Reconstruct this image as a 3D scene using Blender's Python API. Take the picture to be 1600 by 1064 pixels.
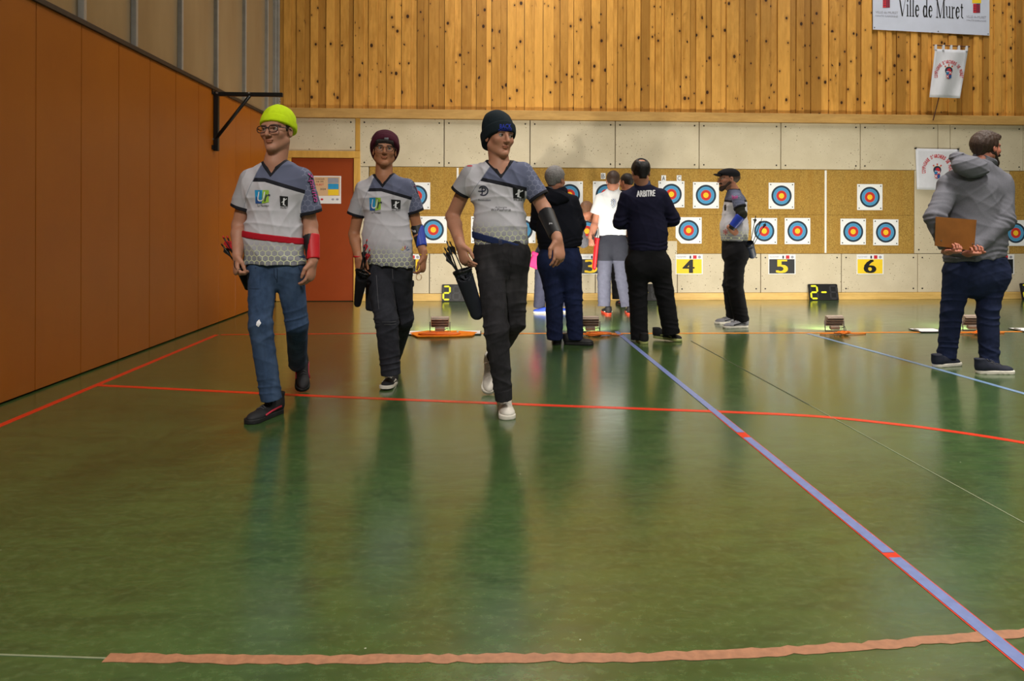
import bpy, bmesh, math, random
import numpy as np
from mathutils import Vector, Matrix
from mathutils.bvhtree import BVHTree
random.seed(7); np.random.seed(7)
for o in list(bpy.data.objects): bpy.data.objects.remove(o)
C = bpy.context.scene.collection
# ------------------------------------------------------------------ camera, light, exposure
F_PX, CX, HY, CAMH, VPX, ROLL = 1067.0, 812.0, 349.0, 1.14, 755.0, 0.0025
YAW = math.atan((CX - VPX) / F_PX)
cd = bpy.data.cameras.new('camera'); cam = bpy.data.objects.new('camera', cd); C.objects.link(cam)
cd.sensor_width = 36.0; cd.lens = F_PX / 1600 * 36; cd.clip_start = 0.05; cd.clip_end = 200
cd.shift_x = -(CX - 800) / 1600; cd.shift_y = -(532 - HY) / 1600
cam.location = (0, 0, CAMH)
cam.matrix_world = Matrix.Translation((0, 0, CAMH)) @ Matrix.Rotation(-YAW, 4, 'Z') @ Matrix.Rotation(math.pi / 2, 4, 'X') @ Matrix.Rotation(ROLL, 4, 'Z')
sc = bpy.context.scene; sc.camera = cam
vs = sc.view_settings; vs.view_transform = 'Standard'; vs.look = 'None'; vs.gamma = 1.0; vs.use_curve_mapping = False
vs.exposure = -0.12
world = bpy.data.worlds.new('world'); sc.world = world; world.use_nodes = True
world.node_tree.nodes['Background'].inputs[0].default_value = (0.9, 0.85, 0.8, 1)
world.node_tree.nodes['Background'].inputs[1].default_value = 0.02
YB, XL, XR, YF, ZC = 10.1, -3.0, 17.0, -16.0, 7.6       # back wall, left wall, right wall, wall behind, ceiling
def area(name, loc, size, power, col, rot=(0, 0, 0), size_y=None, spread=math.pi):
    l = bpy.data.lights.new(name, 'AREA'); l.energy = power; l.color = col; l.size = size; l.spread = spread
    if size_y: l.shape = 'RECTANGLE'; l.size_y = size_y
    o = bpy.data.objects.new(name, l); C.objects.link(o); o.location = loc; o.rotation_euler = rot
    return o
WARM = (1.0, 0.95, 0.87)
# unseen lamps added under the roof, placed to light people and walls; fittings built below
LAMPS = [(0.6, 8.0, 210, 150), (6.4, 8.0, 140, 150), (11.2, 8.0, 50, 150),
         (4.0, 3.2, 200, 95), (8.8, 3.2, 120, 100), (13.6, 3.2, 50, 120),
         (-1.1, -3.6, 780, 150), (4.0, -3.6, 260, 150), (8.8, -3.6, 60, 150)]      # x, y, power, beam spread in degrees
for i, (x, y, p, spr) in enumerate(LAMPS):
    area('unseen_lamp_light', (x, y, ZC - 0.32), 0.25, p, WARM, size_y=2.4, spread=math.radians(spr))

# ------------------------------------------------------------------ pixel -> place
def pdir(px, py):
    a, b = px - CX, HY - py
    c, s = math.cos(ROLL), math.sin(ROLL)
    a, b = a * c - b * s, a * s + b * c
    xr, zr = a / F_PX, b / F_PX
    return Vector((math.sin(YAW) + xr * math.cos(YAW), math.cos(YAW) - xr * math.sin(YAW), zr))
def W(px, py, Y):
    d = pdir(px, py); t = Y / d.y
    return Vector((d.x * t, Y, CAMH + d.z * t))
def G(px, py, z=0.0):
    d = pdir(px, py); t = (z - CAMH) / d.z
    return Vector((d.x * t, d.y * t, z))
def WX(px, py, X):
    d = pdir(px, py); t = X / d.x
    return Vector((X, d.y * t, CAMH + d.z * t))
# ------------------------------------------------------------------ materials
def lin(c):
    return tuple(((v / 255) / 12.92 if v / 255 <= 0.04045 else ((v / 255 + 0.055) / 1.055) ** 2.4) for v in c)
class NT:
    def __init__(s, name):
        s.m = bpy.data.materials.new(name); s.m.use_nodes = True; s.t = s.m.node_tree; s.b = s.t.nodes['Principled BSDF']
    def n(s, typ, **kw):
        nd = s.t.nodes.new(typ)
        for k, v in kw.items():
            if k.startswith('i_'):
                key = k[2:]; key = int(key) if key.isdigit() else key.replace('_', ' ')
                nd.inputs[key].default_value = v
            else: setattr(nd, k, v)
        return nd
    def l(s, a, b): s.t.links.new(a, b)
    def math(s, op, a, b=None, c=None):
        nd = s.n('ShaderNodeMath', operation=op)
        for i, v in enumerate((a, b, c)):
            if v is None: continue
            if isinstance(v, (int, float)): nd.inputs[i].default_value = v
            else: s.l(v, nd.inputs[i])
        return nd.outputs[0]
    def vmath(s, op, a, b=None):
        nd = s.n('ShaderNodeVectorMath', operation=op)
        for i, v in enumerate((a, b)):
            if v is None: continue
            if isinstance(v, (tuple, list)): nd.inputs[i].default_value = v
            else: s.l(v, nd.inputs[i])
        return nd.outputs['Value'] if op in ('DOT_PRODUCT', 'LENGTH', 'DISTANCE') else nd.outputs[0]
    def mix(s, fac, a, b, blend='MIX'):
        nd = s.n('ShaderNodeMix', data_type='RGBA', blend_type=blend)
        for k, v in ((0, fac), (6, a), (7, b)):
            if isinstance(v, (int, float)): nd.inputs[k].default_value = v
            elif isinstance(v, (tuple, list)): nd.inputs[k].default_value = (*v[:3], 1)
            else: s.l(v, nd.inputs[k])
        return nd.outputs[2]
    def attr(s, name): return s.n('ShaderNodeAttribute', attribute_name=name).outputs['Fac']
    def noise(s, scale, vec=None, detail=3, rough=0.55):
        nd = s.n('ShaderNodeTexNoise'); nd.inputs['Scale'].default_value = scale; nd.inputs['Detail'].default_value = detail; nd.inputs['Roughness'].default_value = rough
        if vec is not None: s.l(vec, nd.inputs['Vector'])
        return nd.outputs['Fac']
    def pos(s, scale=(1, 1, 1)):
        g = s.n('ShaderNodeNewGeometry'); return s.vmath('MULTIPLY', g.outputs['Position'], scale)
    def obj(s, scale=(1, 1, 1)):
        g = s.n('ShaderNodeTexCoord'); return s.vmath('MULTIPLY', g.outputs['Object'], scale)
    def rng(s, v, a, b, c=0.0, d=1.0):
        nd = s.n('ShaderNodeMapRange'); s.l(v, nd.inputs[0])
        for i, x in enumerate((a, b, c, d)): nd.inputs[i + 1].default_value = x
        return nd.outputs[0]
    def bump(s, h, strength=0.3, dist=0.01):
        nd = s.n('ShaderNodeBump'); nd.inputs['Strength'].default_value = strength; nd.inputs['Distance'].default_value = dist
        s.l(h, nd.inputs['Height']); s.l(nd.outputs[0], s.b.inputs['Normal'])
    def col(s, c):
        if isinstance(c, (tuple, list)): s.b.inputs['Base Color'].default_value = (*c[:3], 1)
        else: s.l(c, s.b.inputs['Base Color'])
    def set(s, rough=0.6, metal=0.0, spec=0.5):
        s.b.inputs['Roughness'].default_value = rough; s.b.inputs['Metallic'].default_value = metal; s.b.inputs['Specular IOR Level'].default_value = spec
        return s
def plain(name, c, rough=0.6, metal=0.0, var=0.08, scale=18, spec=0.4, bump=0.0):
    t = NT(name).set(rough, metal, spec); c = lin(c)
    n = t.noise(scale, t.obj())
    t.col(t.mix(t.rng(n, 0.3, 0.7), tuple(v * (1 - var) for v in c), tuple(min(1, v * (1 + var)) for v in c)))
    if bump: t.bump(n, bump, 0.004)
    return t.m
def cloth(name, c, var=0.1, scale=26, rough=0.92, weave=0.25, fade=None):
    t = NT(name).set(rough, 0, 0.2); c = lin(c)
    n = t.noise(scale, t.pos((1, 1, 0.6)), 5, 0.65)
    a = t.mix(t.rng(n, 0.3, 0.7), tuple(v * (1 - var) for v in c), tuple(min(1, v * (1 + var)) for v in c))
    if fade:
        n2 = t.noise(5.0, t.pos((1.4, 1.4, 0.6)), 3)
        a = t.mix(t.rng(n2, 0.48, 0.72, 0, 0.7), a, lin(fade))
    t.col(a)
    t.bump(t.noise(420, t.pos(), 2), weave, 0.002)
    return t.m
def emis(name, c, power):
    t = NT(name); t.col((0.9, 0.9, 0.9)); t.b.inputs['Emission Color'].default_value = (*c, 1); t.b.inputs['Emission Strength'].default_value = power
    return t.m
M = {}
# ------------------------------------------------------------------ object helpers
def tag(o, label=None, cat=None, group=None, kind=None):
    if label: o['label'] = label
    if cat: o['category'] = cat
    if group: o['group'] = group
    if kind: o['kind'] = kind
    return o
def obj(name, me, mat=None, parent=None, loc=None):
    o = bpy.data.objects.new(name, me); C.objects.link(o)
    if mat is not None and me is not None and not me.materials: me.materials.append(mat)
    if parent: o.parent = parent; o.matrix_parent_inverse = pinv(parent)
    if loc is not None: o.location = loc
    return o
def pinv(p):
    m = Matrix.LocRotScale(p.location, p.rotation_euler, p.scale)
    if p.parent: m = Matrix.LocRotScale(p.parent.location, p.parent.rotation_euler, p.parent.scale) @ p.matrix_parent_inverse @ m
    return m.inverted()
def empty(name, loc):
    o = bpy.data.objects.new(name, None); C.objects.link(o); o.location = loc; o.empty_display_size = 0.1
    return o
def mesh(name, vs, fs, smooth=False):
    me = bpy.data.meshes.new(name); me.from_pydata([tuple(v) for v in vs], [], fs)
    if smooth: me.polygons.foreach_set('use_smooth', [True] * len(me.polygons))
    me.update(); return me
BOXF = [(0, 3, 2, 1), (4, 5, 6, 7), (0, 1, 5, 4), (1, 2, 6, 5), (2, 3, 7, 6), (3, 0, 4, 7)]
def box_me(name, lo, hi, bev=0.0, segs=1):
    x0, y0, z0 = lo; x1, y1, z1 = hi
    v = [(x0, y0, z0), (x1, y0, z0), (x1, y1, z0), (x0, y1, z0), (x0, y0, z1), (x1, y0, z1), (x1, y1, z1), (x0, y1, z1)]
    me = mesh(name, v, BOXF)
    if bev:
        bm = bmesh.new(); bm.from_mesh(me); bmesh.ops.bevel(bm, geom=bm.edges[:], offset=bev, segments=segs, affect='EDGES'); bm.to_mesh(me); bm.free()
    return me
def box(name, lo, hi, mat, parent=None, bev=0.0):
    """box object whose origin is its centre"""
    c = [(a + b) / 2 for a, b in zip(lo, hi)]; h = [abs(b - a) / 2 for a, b in zip(lo, hi)]
    return obj(name, box_me(name, [-x for x in h], h, bev), mat, parent, c)
def tube_data(pts, r, n=8, closed=False):
    pts = [Vector(p) for p in pts]; vs, fs = [], []
    rr = r if isinstance(r, (list, tuple)) else [r] * len(pts)
    up = None
    for i, p in enumerate(pts):
        if closed: d = pts[(i + 1) % len(pts)] - pts[i - 1]
        else: d = pts[min(i + 1, len(pts) - 1)] - pts[max(i - 1, 0)]
        d.normalize()
        if up is None: up = Vector((0, 0, 1)) if abs(d.z) < 0.9 else Vector((1, 0, 0))
        a = d.cross(up).normalized(); b = a.cross(d).normalized(); up = b
        for k in range(n):
            t = 2 * math.pi * k / n; vs.append(p + (a * math.cos(t) + b * math.sin(t)) * rr[i])
    m = len(pts)
    for i in range(m if closed else m - 1):
        for k in range(n):
            j = (i + 1) % m
            fs.append((i * n + k, i * n + (k + 1) % n, j * n + (k + 1) % n, j * n + k))
    if not closed: fs.append(tuple(range(n))[::-1]); fs.append(tuple((m - 1) * n + k for k in range(n)))
    return vs, fs
def tube(name, pts, r, mat, parent=None, n=8, closed=False):
    v, f = tube_data(pts, r, n, closed); return obj(name, mesh(name, v, f, True), mat, parent)
def join_data(parts):
    vs, fs = [], []
    for v, f in parts:
        o = len(vs); vs += list(v); fs += [tuple(i + o for i in q) for q in f]
    return vs, fs
def disc_data(c, r, nrm, n=20, th=0.0):
    c = Vector(c); nrm = Vector(nrm).normalized(); a = nrm.orthogonal().normalized(); b = nrm.cross(a)
    v = [c + (a * math.cos(2 * math.pi * k / n) + b * math.sin(2 * math.pi * k / n)) * r for k in range(n)]
    if not th: return v, [tuple(range(n))]
    v2 = [p + nrm * th for p in v]
    return v + v2, [tuple(range(n))[::-1], tuple(range(n, 2 * n))] + [(k, (k + 1) % n, n + (k + 1) % n, n + k) for k in range(n)]
def poly_slab(name, pts, th, nrm, mat, parent=None):
    """polygon with thickness th along nrm"""
    n = len(pts); nrm = Vector(nrm); v = [Vector(p) for p in pts]; v2 = [p + nrm * th for p in v]
    f = [tuple(range(n)), tuple(range(n, 2 * n))[::-1]] + [(k, n + k, n + (k + 1) % n, (k + 1) % n) for k in range(n)]
    return obj(name, mesh(name, v + v2, f), mat, parent)
_tc = {}
def text_data(s, size=1.0):
    """letters as flat faces: vertices (x, y), faces; width of the text"""
    if s not in _tc:
        cu = bpy.data.curves.new('t', 'FONT'); cu.body = s; cu.size = 1.0; cu.resolution_u = 3
        o = bpy.data.objects.new('t', cu); C.objects.link(o); bpy.context.view_layer.update()
        me = o.to_mesh(); v = [(p.co.x, p.co.y) for p in me.vertices]; f = [tuple(q.vertices) for q in me.polygons]
        o.to_mesh_clear(); bpy.data.objects.remove(o); bpy.data.curves.remove(cu)
        _tc[s] = (v, f)
    return _tc[s]
def text_px(s, x0, y0, x1, y1, dx=0.0, dy=0.0, bold=0.0):
    """text fitted to the picture box with bottom-left (x0,y1) .. top-right (x1,y0); dy = drop over the width"""
    v, f = text_data(s); xs = [p[0] for p in v]; ys = [p[1] for p in v]
    a, b, c, d = min(xs), max(xs), min(ys), max(ys)
    out = []
    for (x, y) in v:
        u = (x - a) / (b - a); w = (y - c) / (d - c)
        out.append((x0 + u * (x1 - x0) + w * dx, y1 + w * (y0 - y1) + u * dy))
    return out, f
# ------------------------------------------------------------------ implicit surfaces (clothes and bodies)
f32 = np.float32
def A3(v): return np.array([v[0], v[1], v[2]], f32)
def unit(v): v = np.asarray(v, f32); return v / max(1e-9, float(np.sqrt((v * v).sum())))
def rc(a, b, ra, rb=None, k=0.01, flat=None, clip=None, op='u'):
    """tapered capsule; flat=(dir, factor) squashes it; clip=[(point, normal)] cuts what lies beyond"""
    a, b = A3(a), A3(b); rb = ra if rb is None else rb; ba = b - a; L2 = max(1e-9, float((ba * ba).sum()))
    if flat is not None: fu, fs = unit(flat[0]), flat[1]
    cl = [(A3(p), unit(n)) for p, n in (clip or [])]
    def ev(P):
        pa = P - a; t = np.clip((pa @ ba) / L2, 0, 1); v = pa - t[:, None] * ba
        if flat is not None:
            v = v + (v @ fu)[:, None] * (fu * (1 / fs - 1))
        d = np.sqrt((v * v).sum(1)) - (ra + (rb - ra) * t)
        if flat is not None: d = d * (0.5 + 0.5 * fs)
        for p, n in cl: d = np.maximum(d, (P - p) @ n)
        return d
    R = max(ra, rb); return dict(ev=ev, k=k, op=op, lo=np.minimum(a, b) - R, hi=np.maximum(a, b) + R)
def ell(c, ax, rad, k=0.01, op='u', clip=None):
    """ellipsoid with axes = rows of ax"""
    c = A3(c); ax = np.array(ax, f32); rad = np.array(rad, f32); cl = [(A3(p), unit(n)) for p, n in (clip or [])]
    def ev(P):
        q = ((P - c) @ ax.T) / rad; k0 = np.sqrt((q * q).sum(1)); q2 = q / rad; k1 = np.sqrt((q2 * q2).sum(1))
        d = np.where(k0 < 1e-4, -rad.min(), k0 * (k0 - 1) / np.maximum(k1, 1e-6))
        for p, n in cl: d = np.maximum(d, (P - p) @ n)
        return d
    R = rad.max(); return dict(ev=ev, k=k, op=op, lo=c - R, hi=c + R)
def rbox(c, ax, half, r, k=0.004, op='u'):
    c = A3(c); ax = np.array(ax, f32); half = np.array(half, f32) - r
    def ev(P):
        q = np.abs((P - c) @ ax.T) - half; m = np.maximum(q, 0)
        return np.sqrt((m * m).sum(1)) + np.minimum(q.max(1), 0) - r
    R = float(np.sqrt((half * half).sum())) + r; return dict(ev=ev, k=k, op=op, lo=c - R, hi=c + R)
def cut(fn, k=0.004): return dict(ev=fn, k=k, op='s', lo=None, hi=None)
def keep(fn, k=0.004): return dict(ev=fn, k=k, op='i', lo=None, hi=None)
def half(p, n, k=0.004):
    p, n = A3(p), unit(n); return cut(lambda P: -((P - p) @ n), k)      # removes the side n points to
def combine(prims, P, sel=None):
    N = len(P); d = np.full(N, 9.0, f32)
    for pr in prims:
        e = pr['ev'](P).astype(f32); k = pr['k']
        if pr['op'] == 'u':
            h = np.clip(0.5 + 0.5 * (e - d) / k, 0, 1); d = e * (1 - h) + d * h - k * h * (1 - h)
        else:
            if pr['op'] == 's': e = -e
            h = np.clip(0.5 - 0.5 * (e - d) / k, 0, 1); d = e * (1 - h) + d * h + k * h * (1 - h)
    return d
def sdf_mesh(prims, h, disp=None, amp=0.0):
    """surface nets on sparse blocks -> vertices, quads"""
    pad = 0.02 + amp; B = 8
    lo = np.min([p['lo'] for p in prims if p['op'] == 'u'], 0) - pad; hi = np.max([p['hi'] for p in prims if p['op'] == 'u'], 0) + pad
    nb = np.maximum(1, np.ceil((hi - lo) / (h * B)).astype(int))
    I, J, K = np.meshgrid(*[np.arange(n) for n in nb], indexing='ij'); bi = np.stack([I.ravel(), J.ravel(), K.ravel()], 1)
    cen = (lo + (bi + 0.5) * (h * B)).astype(f32); rad = 0.87 * h * B
    D = [p['ev'](cen) for p in prims]; tot = np.full(len(cen), 9.0, f32)
    for p, e in zip(prims, D):
        if p['op'] == 'u': tot = np.minimum(tot, e - p['k'] * 0.3)
        elif p['op'] == 's': tot = np.maximum(tot, -e)
        else: tot = np.maximum(tot, e)
    act = np.abs(tot) < rad * 1.7 + amp + 0.012
    bi = bi[act]; D = [e[act] for e in D]; n = len(bi)
    g = np.arange(B + 1); gx, gy, gz = np.meshgrid(g, g, g, indexing='ij'); off = np.stack([gx.ravel(), gy.ravel(), gz.ravel()], 1)
    m = len(off); base = bi * B
    P = (lo + (base[:, None, :] + off[None]) * h).astype(f32)
    d = np.full((n, m), 9.0, f32)
    for p, e in zip(prims, D):
        k = p['k']
        s = (e < rad * 1.7 + k * 2 + 0.03 + amp) if p['op'] != 'i' else (e > -(rad * 1.7 + k * 2 + 0.03 + amp))
        if not s.any(): continue
        q = P[s].reshape(-1, 3); v = p['ev'](q).reshape(-1, m).astype(f32); dd = d[s]
        if p['op'] == 'u':
            w = np.clip(0.5 + 0.5 * (v - dd) / k, 0, 1); dd = v * (1 - w) + dd * w - k * w * (1 - w)
        else:
            if p['op'] == 's': v = -v
            w = np.clip(0.5 - 0.5 * (v - dd) / k, 0, 1); dd = v * (1 - w) + dd * w + k * w * (1 - w)
        d[s] = dd
    if disp is not None:
        near = np.abs(d) < 4 * h + amp * 1.5
        d[near] += disp(P[near]).astype(f32)
    d = d.reshape(n, B + 1, B + 1, B + 1); ins = d < 0
    # cells with a sign change
    c8 = [(a, b, c) for a in (0, 1) for b in (0, 1) for c in (0, 1)]
    cnt = sum(ins[:, a:a + B, b:b + B, c:c + B].astype(np.int8) for a, b, c in c8)
    ci = np.argwhere((cnt > 0) & (cnt < 8))
    gcell = base[ci[:, 0]] + ci[:, 1:]
    acc = np.zeros((len(ci), 3), f32); num = np.zeros(len(ci), f32)
    for a in c8:
        for ax in range(3):
            if a[ax]: continue
            b = list(a); b[ax] = 1
            da = d[ci[:, 0], ci[:, 1] + a[0], ci[:, 2] + a[1], ci[:, 3] + a[2]]; db = d[ci[:, 0], ci[:, 1] + b[0], ci[:, 2] + b[1], ci[:, 3] + b[2]]
            x = (da < 0) != (db < 0); t = np.where(x, da / np.where(x, da - db, 1), 0)
            pt = np.tile(np.array(a, f32), (len(ci), 1)); pt[:, ax] += t
            acc[x] += pt[x]; num[x] += 1
    V = (lo + (gcell + acc / np.maximum(num, 1)[:, None]) * h).astype(f32)
    dims = nb * B + 2
    key = lambda c: (c[:, 0] * dims[1] + c[:, 1]) * dims[2] + c[:, 2]
    ck = key(gcell.astype(np.int64)); order = np.argsort(ck); cks = ck[order]
    quads = []
    for ax in range(3):
        sl0 = [slice(0, B)] * 3; sl1 = list(sl0); sl1[ax] = slice(1, B + 1)
        a = ins[(slice(None), *sl0)]; b = ins[(slice(None), *sl1)]
        ei = np.argwhere(a != b)
        if len(ei) == 0: continue
        flip = a[ei[:, 0], ei[:, 1], ei[:, 2], ei[:, 3]]
        c = (base[ei[:, 0]] + ei[:, 1:]).astype(np.int64); u, w = (ax + 1) % 3, (ax + 2) % 3
        idx = []; ok = np.ones(len(c), bool)
        for (su, sw) in ((0, 0), (-1, 0), (-1, -1), (0, -1)):
            cc = c.copy(); cc[:, u] += su; cc[:, w] += sw; kk = key(cc)
            p = np.searchsorted(cks, kk); p = np.minimum(p, len(cks) - 1); ok &= (cks[p] == kk) & (cc.min(1) >= 0); idx.append(order[p])
        q = np.stack(idx, 1); q[~flip] = q[~flip][:, ::-1]; quads.append(q[ok])
    Q = np.concatenate(quads) if quads else np.zeros((0, 4), int)
    return V, Q
def np_mesh(name, V, Q, attrs=None, colors=None):
    me = bpy.data.meshes.new(name); me.vertices.add(len(V)); me.vertices.foreach_set('co', V.astype(f32).ravel())
    me.loops.add(len(Q) * 4); me.loops.foreach_set('vertex_index', Q.astype(np.int32).ravel())
    me.polygons.add(len(Q)); me.polygons.foreach_set('loop_start', np.arange(len(Q), dtype=np.int32) * 4)
    me.polygons.foreach_set('use_smooth', np.ones(len(Q), bool)); me.update(calc_edges=True)
    for k, v in (attrs or {}).items():
        a = me.attributes.new(k, 'FLOAT', 'POINT'); a.data.foreach_set('value', v.astype(f32))
    if colors is not None:
        a = me.attributes.new('col', 'FLOAT_COLOR', 'POINT'); c4 = np.ones((len(V), 4), f32); c4[:, :3] = colors; a.data.foreach_set('color', c4.ravel())
    return me
def sdf_obj(name, prims, h, mat, parent=None, disp=None, amp=0.0, attrs=None, colors=None):
    V, Q = sdf_mesh(prims, h, disp, amp)
    me = np_mesh(name, V, Q, attrs(V) if attrs else None, colors(V) if colors else None)
    o = obj(name, me, mat, parent); return o, V, Q
def waves(freqs, amp, seed=0):
    """soft wrinkles: warped sine sheets.  freqs = list of direction*frequency vectors (cycles per metre)"""
    rs = np.random.RandomState(seed); ph = rs.rand(len(freqs) * 3) * 6.28; fr = [np.array(f, f32) * 6.283 for f in freqs]
    w1 = np.array([7.0, 5.0, 6.0], f32); w2 = np.array([-5.0, 8.0, 9.0], f32)
    def fn(P):
        a = np.sin(P @ w1 + ph[0]); b = np.sin(P @ w2 + ph[1]); s = 0
        for i, q in enumerate(fr):
            m = 0.5 + 0.5 * np.sin(P @ (w1[[1, 2, 0]] * (1 + 0.3 * i)) + ph[2 + i])
            s = s + (0.5 - 1.7 * (1 - np.abs(np.sin((P @ q + 1.5 * a + 1.1 * b) * 0.5 + ph[(i * 2 + 3) % len(ph)]))) ** 2) * m
        return s * (amp / max(1, len(fr)) ** 0.7)
    return fn
# ------------------------------------------------------------------ people
def frame(yaw, pitch=0.0, roll=0.0):
    """rows: right, forward, up for something looking along yaw (0 = towards the camera side -Y; + turns to picture right)"""
    R = Matrix.Rotation(math.radians(yaw), 3, 'Z') @ Matrix.Rotation(math.radians(roll), 3, 'Y') @ Matrix.Rotation(math.radians(pitch), 3, 'X')
    f, r, u = R @ Vector((0, -1, 0)), R @ Vector((1, 0, 0)), R @ Vector((0, 0, 1))
    return np.array([r, f, u], f32)         # r = picture right when yaw is 0
def head_prims(c, ax, s, neck, nr=0.056):
    c = A3(c); L = lambda r, f, u: c + s * (r * ax[0] + f * ax[1] + u * ax[2])
    p = [rc(L(0, -0.02, -0.055), neck, nr * s, nr * 1.1 * s, 0.02),
         ell(L(0, -0.012, 0.032), ax, (0.074 * s, 0.096 * s, 0.084 * s), 0.02),
         ell(L(0, 0.028, -0.028), ax, (0.061 * s, 0.062 * s, 0.084 * s), 0.025)]
    for q in (-1, 1):
        p += [rc(L(q * 0.05, 0.0, -0.055), L(q * 0.012, 0.07, -0.1), 0.022 * s, 0.018 * s, 0.02),
              ell(L(q * 0.04, 0.06, -0.022), ax, (0.024 * s, 0.024 * s, 0.022 * s), 0.02)]
    p += [ell(L(0, 0.078, -0.1), ax, (0.021 * s, 0.018 * s, 0.018 * s), 0.012),
          rc(L(-0.036, 0.076, 0.024), L(0.036, 0.076, 0.024), 0.014 * s, None, 0.014)]
    for q in (-1, 1): p.append(ell(L(q * 0.031, 0.103, 0.003), ax, (0.018 * s, 0.018 * s, 0.0105 * s), 0.01, 's'))
    p += [rc(L(0, 0.09, 0.012), L(0, 0.113, -0.03), 0.0075 * s, 0.0115 * s, 0.009)]
    for q in (-1, 1):
        p += [ell(L(q * 0.012, 0.099, -0.034), ax, (0.0085 * s, 0.011 * s, 0.0075 * s), 0.005),
              ell(L(q * 0.077, -0.008, -0.006), ax, (0.0085 * s, 0.019 * s, 0.032 * s), 0.007),
              ell(L(q * 0.085, -0.002, -0.006), ax, (0.006 * s, 0.010 * s, 0.019 * s), 0.004, 's')]
    p += [ell(L(0, 0.0905, -0.0575), ax, (0.023 * s, 0.0085 * s, 0.0056 * s), 0.005),
          ell(L(0, 0.0885, -0.068), ax, (0.018 * s, 0.0075 * s, 0.0052 * s), 0.006),
          ell(L(0, 0.1045, -0.0628), ax, (0.022 * s, 0.009 * s, 0.0012 * s), 0.002, 's')]
    return p
def hand_prims(w, d, n, t, curl=0.35, s=1.0, spread=0.12, thumb=0.5):
    w = A3(w); d = unit(d); n = unit(n - d * float(np.dot(n, d))) if True else n
    t = np.asarray(t, f32); t = t - d * float(np.dot(t, d)) - n * float(np.dot(t, n)); t = unit(t)
    p = [rc(w - d * 0.03, w + d * 0.02 * s, 0.026 * s, 0.028 * s, 0.012, (n, 0.8)),
         rc(w + d * 0.03 * s - t * 0.004, w + d * 0.078 * s, 0.036 * s, 0.041 * s, 0.012, (n, 0.42))]
    Ls = [0.07, 0.079, 0.073, 0.056]
    for i in range(4):
        off = 0.031 - 0.0207 * i; b = w + d * (0.083 - 0.004 * (i == 3)) * s + t * off * s
        d0 = unit(d + t * off / 0.031 * spread); th = curl * 0.7 * (1 + 0.12 * i); q = b; L = Ls[i] * s
        for j, fr in enumerate((0.45, 0.31, 0.27)):
            dr = d0 * math.cos(th) + n * math.sin(th); q2 = q + dr * L * fr
            p.append(rc(q, q2, (0.0092 - 0.0008 * j) * s, (0.0084 - 0.0008 * j) * s, 0.004)); q = q2; th += curl * (1.15 if j == 0 else 0.8)
    b = w + d * 0.022 * s + t * 0.024 * s; p1 = b + 0.042 * s * unit(0.75 * d + (0.9 - 0.5 * thumb) * t + 0.5 * thumb * n); p2 = p1 + 0.03 * s * unit(d + (0.2 - 0.3 * thumb) * t + 0.5 * thumb * n); p3 = p2 + 0.02 * s * unit(d - 0.1 * t + 0.6 * thumb * n)
    p += [rc(b, p1, 0.0165 * s, 0.0115 * s, 0.008), rc(p1, p2, 0.0112 * s, 0.0098 * s, 0.004), rc(p2, p3, 0.0098 * s, 0.0075 * s, 0.004)]
    return p
SKIN = {}
def skin_mat():
    t = NT('skin').set(0.52, 0, 0.4); a = t.n('ShaderNodeAttribute', attribute_name='col')
    n = t.noise(60, t.pos(), 3); t.col(t.mix(t.rng(n, 0.35, 0.65, 0.0, 0.12), a.outputs['Color'], (0.35, 0.12, 0.08)))
    t.b.inputs['Subsurface Weight'].default_value = 0.08; t.b.inputs['Subsurface Radius'].default_value = (0.01, 0.004, 0.002)
    return t.m
def cls(p, Y0): return lambda px, py, dy=0.0: np.array(W(px, py, Y0 + dy), f32)
# ------------------------------------------------------------------ room materials
def floor_mat():
    t = NT('green_floor').set(0.2, 0, 0.75); t.b.inputs['Coat Weight'].default_value = 0.5; t.b.inputs['Coat Roughness'].default_value = 0.19; t.b.inputs['Coat IOR'].default_value = 1.5
    p = t.pos((1, 1, 1)); big = t.noise(1.3, p, 5, 0.6); fine = t.noise(26, t.pos((1, 1.6, 1)), 6, 0.7); mid = t.noise(7, t.pos((0.6, 1.6, 1)), 5, 0.65)
    a = t.mix(t.rng(big, 0.3, 0.7), lin((52, 76, 38)), lin((62, 88, 45)))
    a = t.mix(t.rng(mid, 0.42, 0.66, 0, 0.75), a, lin((44, 64, 33)))
    a = t.mix(t.rng(fine, 0.48, 0.72, 0, 0.55), a, lin((86, 106, 66)))
    sc_ = t.noise(3.0, t.pos((1, 9, 1)), 6, 0.75); a = t.mix(t.rng(sc_, 0.62, 0.75, 0, 0.25), a, lin((92, 108, 74)))
    v = t.n('ShaderNodeTexVoronoi'); v.inputs['Scale'].default_value = 5.0; t.l(p, v.inputs['Vector'])
    a = t.mix(t.math('LESS_THAN', v.outputs['Distance'], 0.016), a, lin((150, 155, 130)))
    t.col(a)
    t.l(t.rng(t.noise(5, t.pos((1, 2.5, 1)), 5, 0.7), 0.3, 0.75, 0.14, 0.26), t.b.inputs['Roughness'])
    t.bump(t.noise(16, t.pos((0.7, 2.6, 1)), 4, 0.6), 0.10, 0.004)
    return t.m
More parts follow.
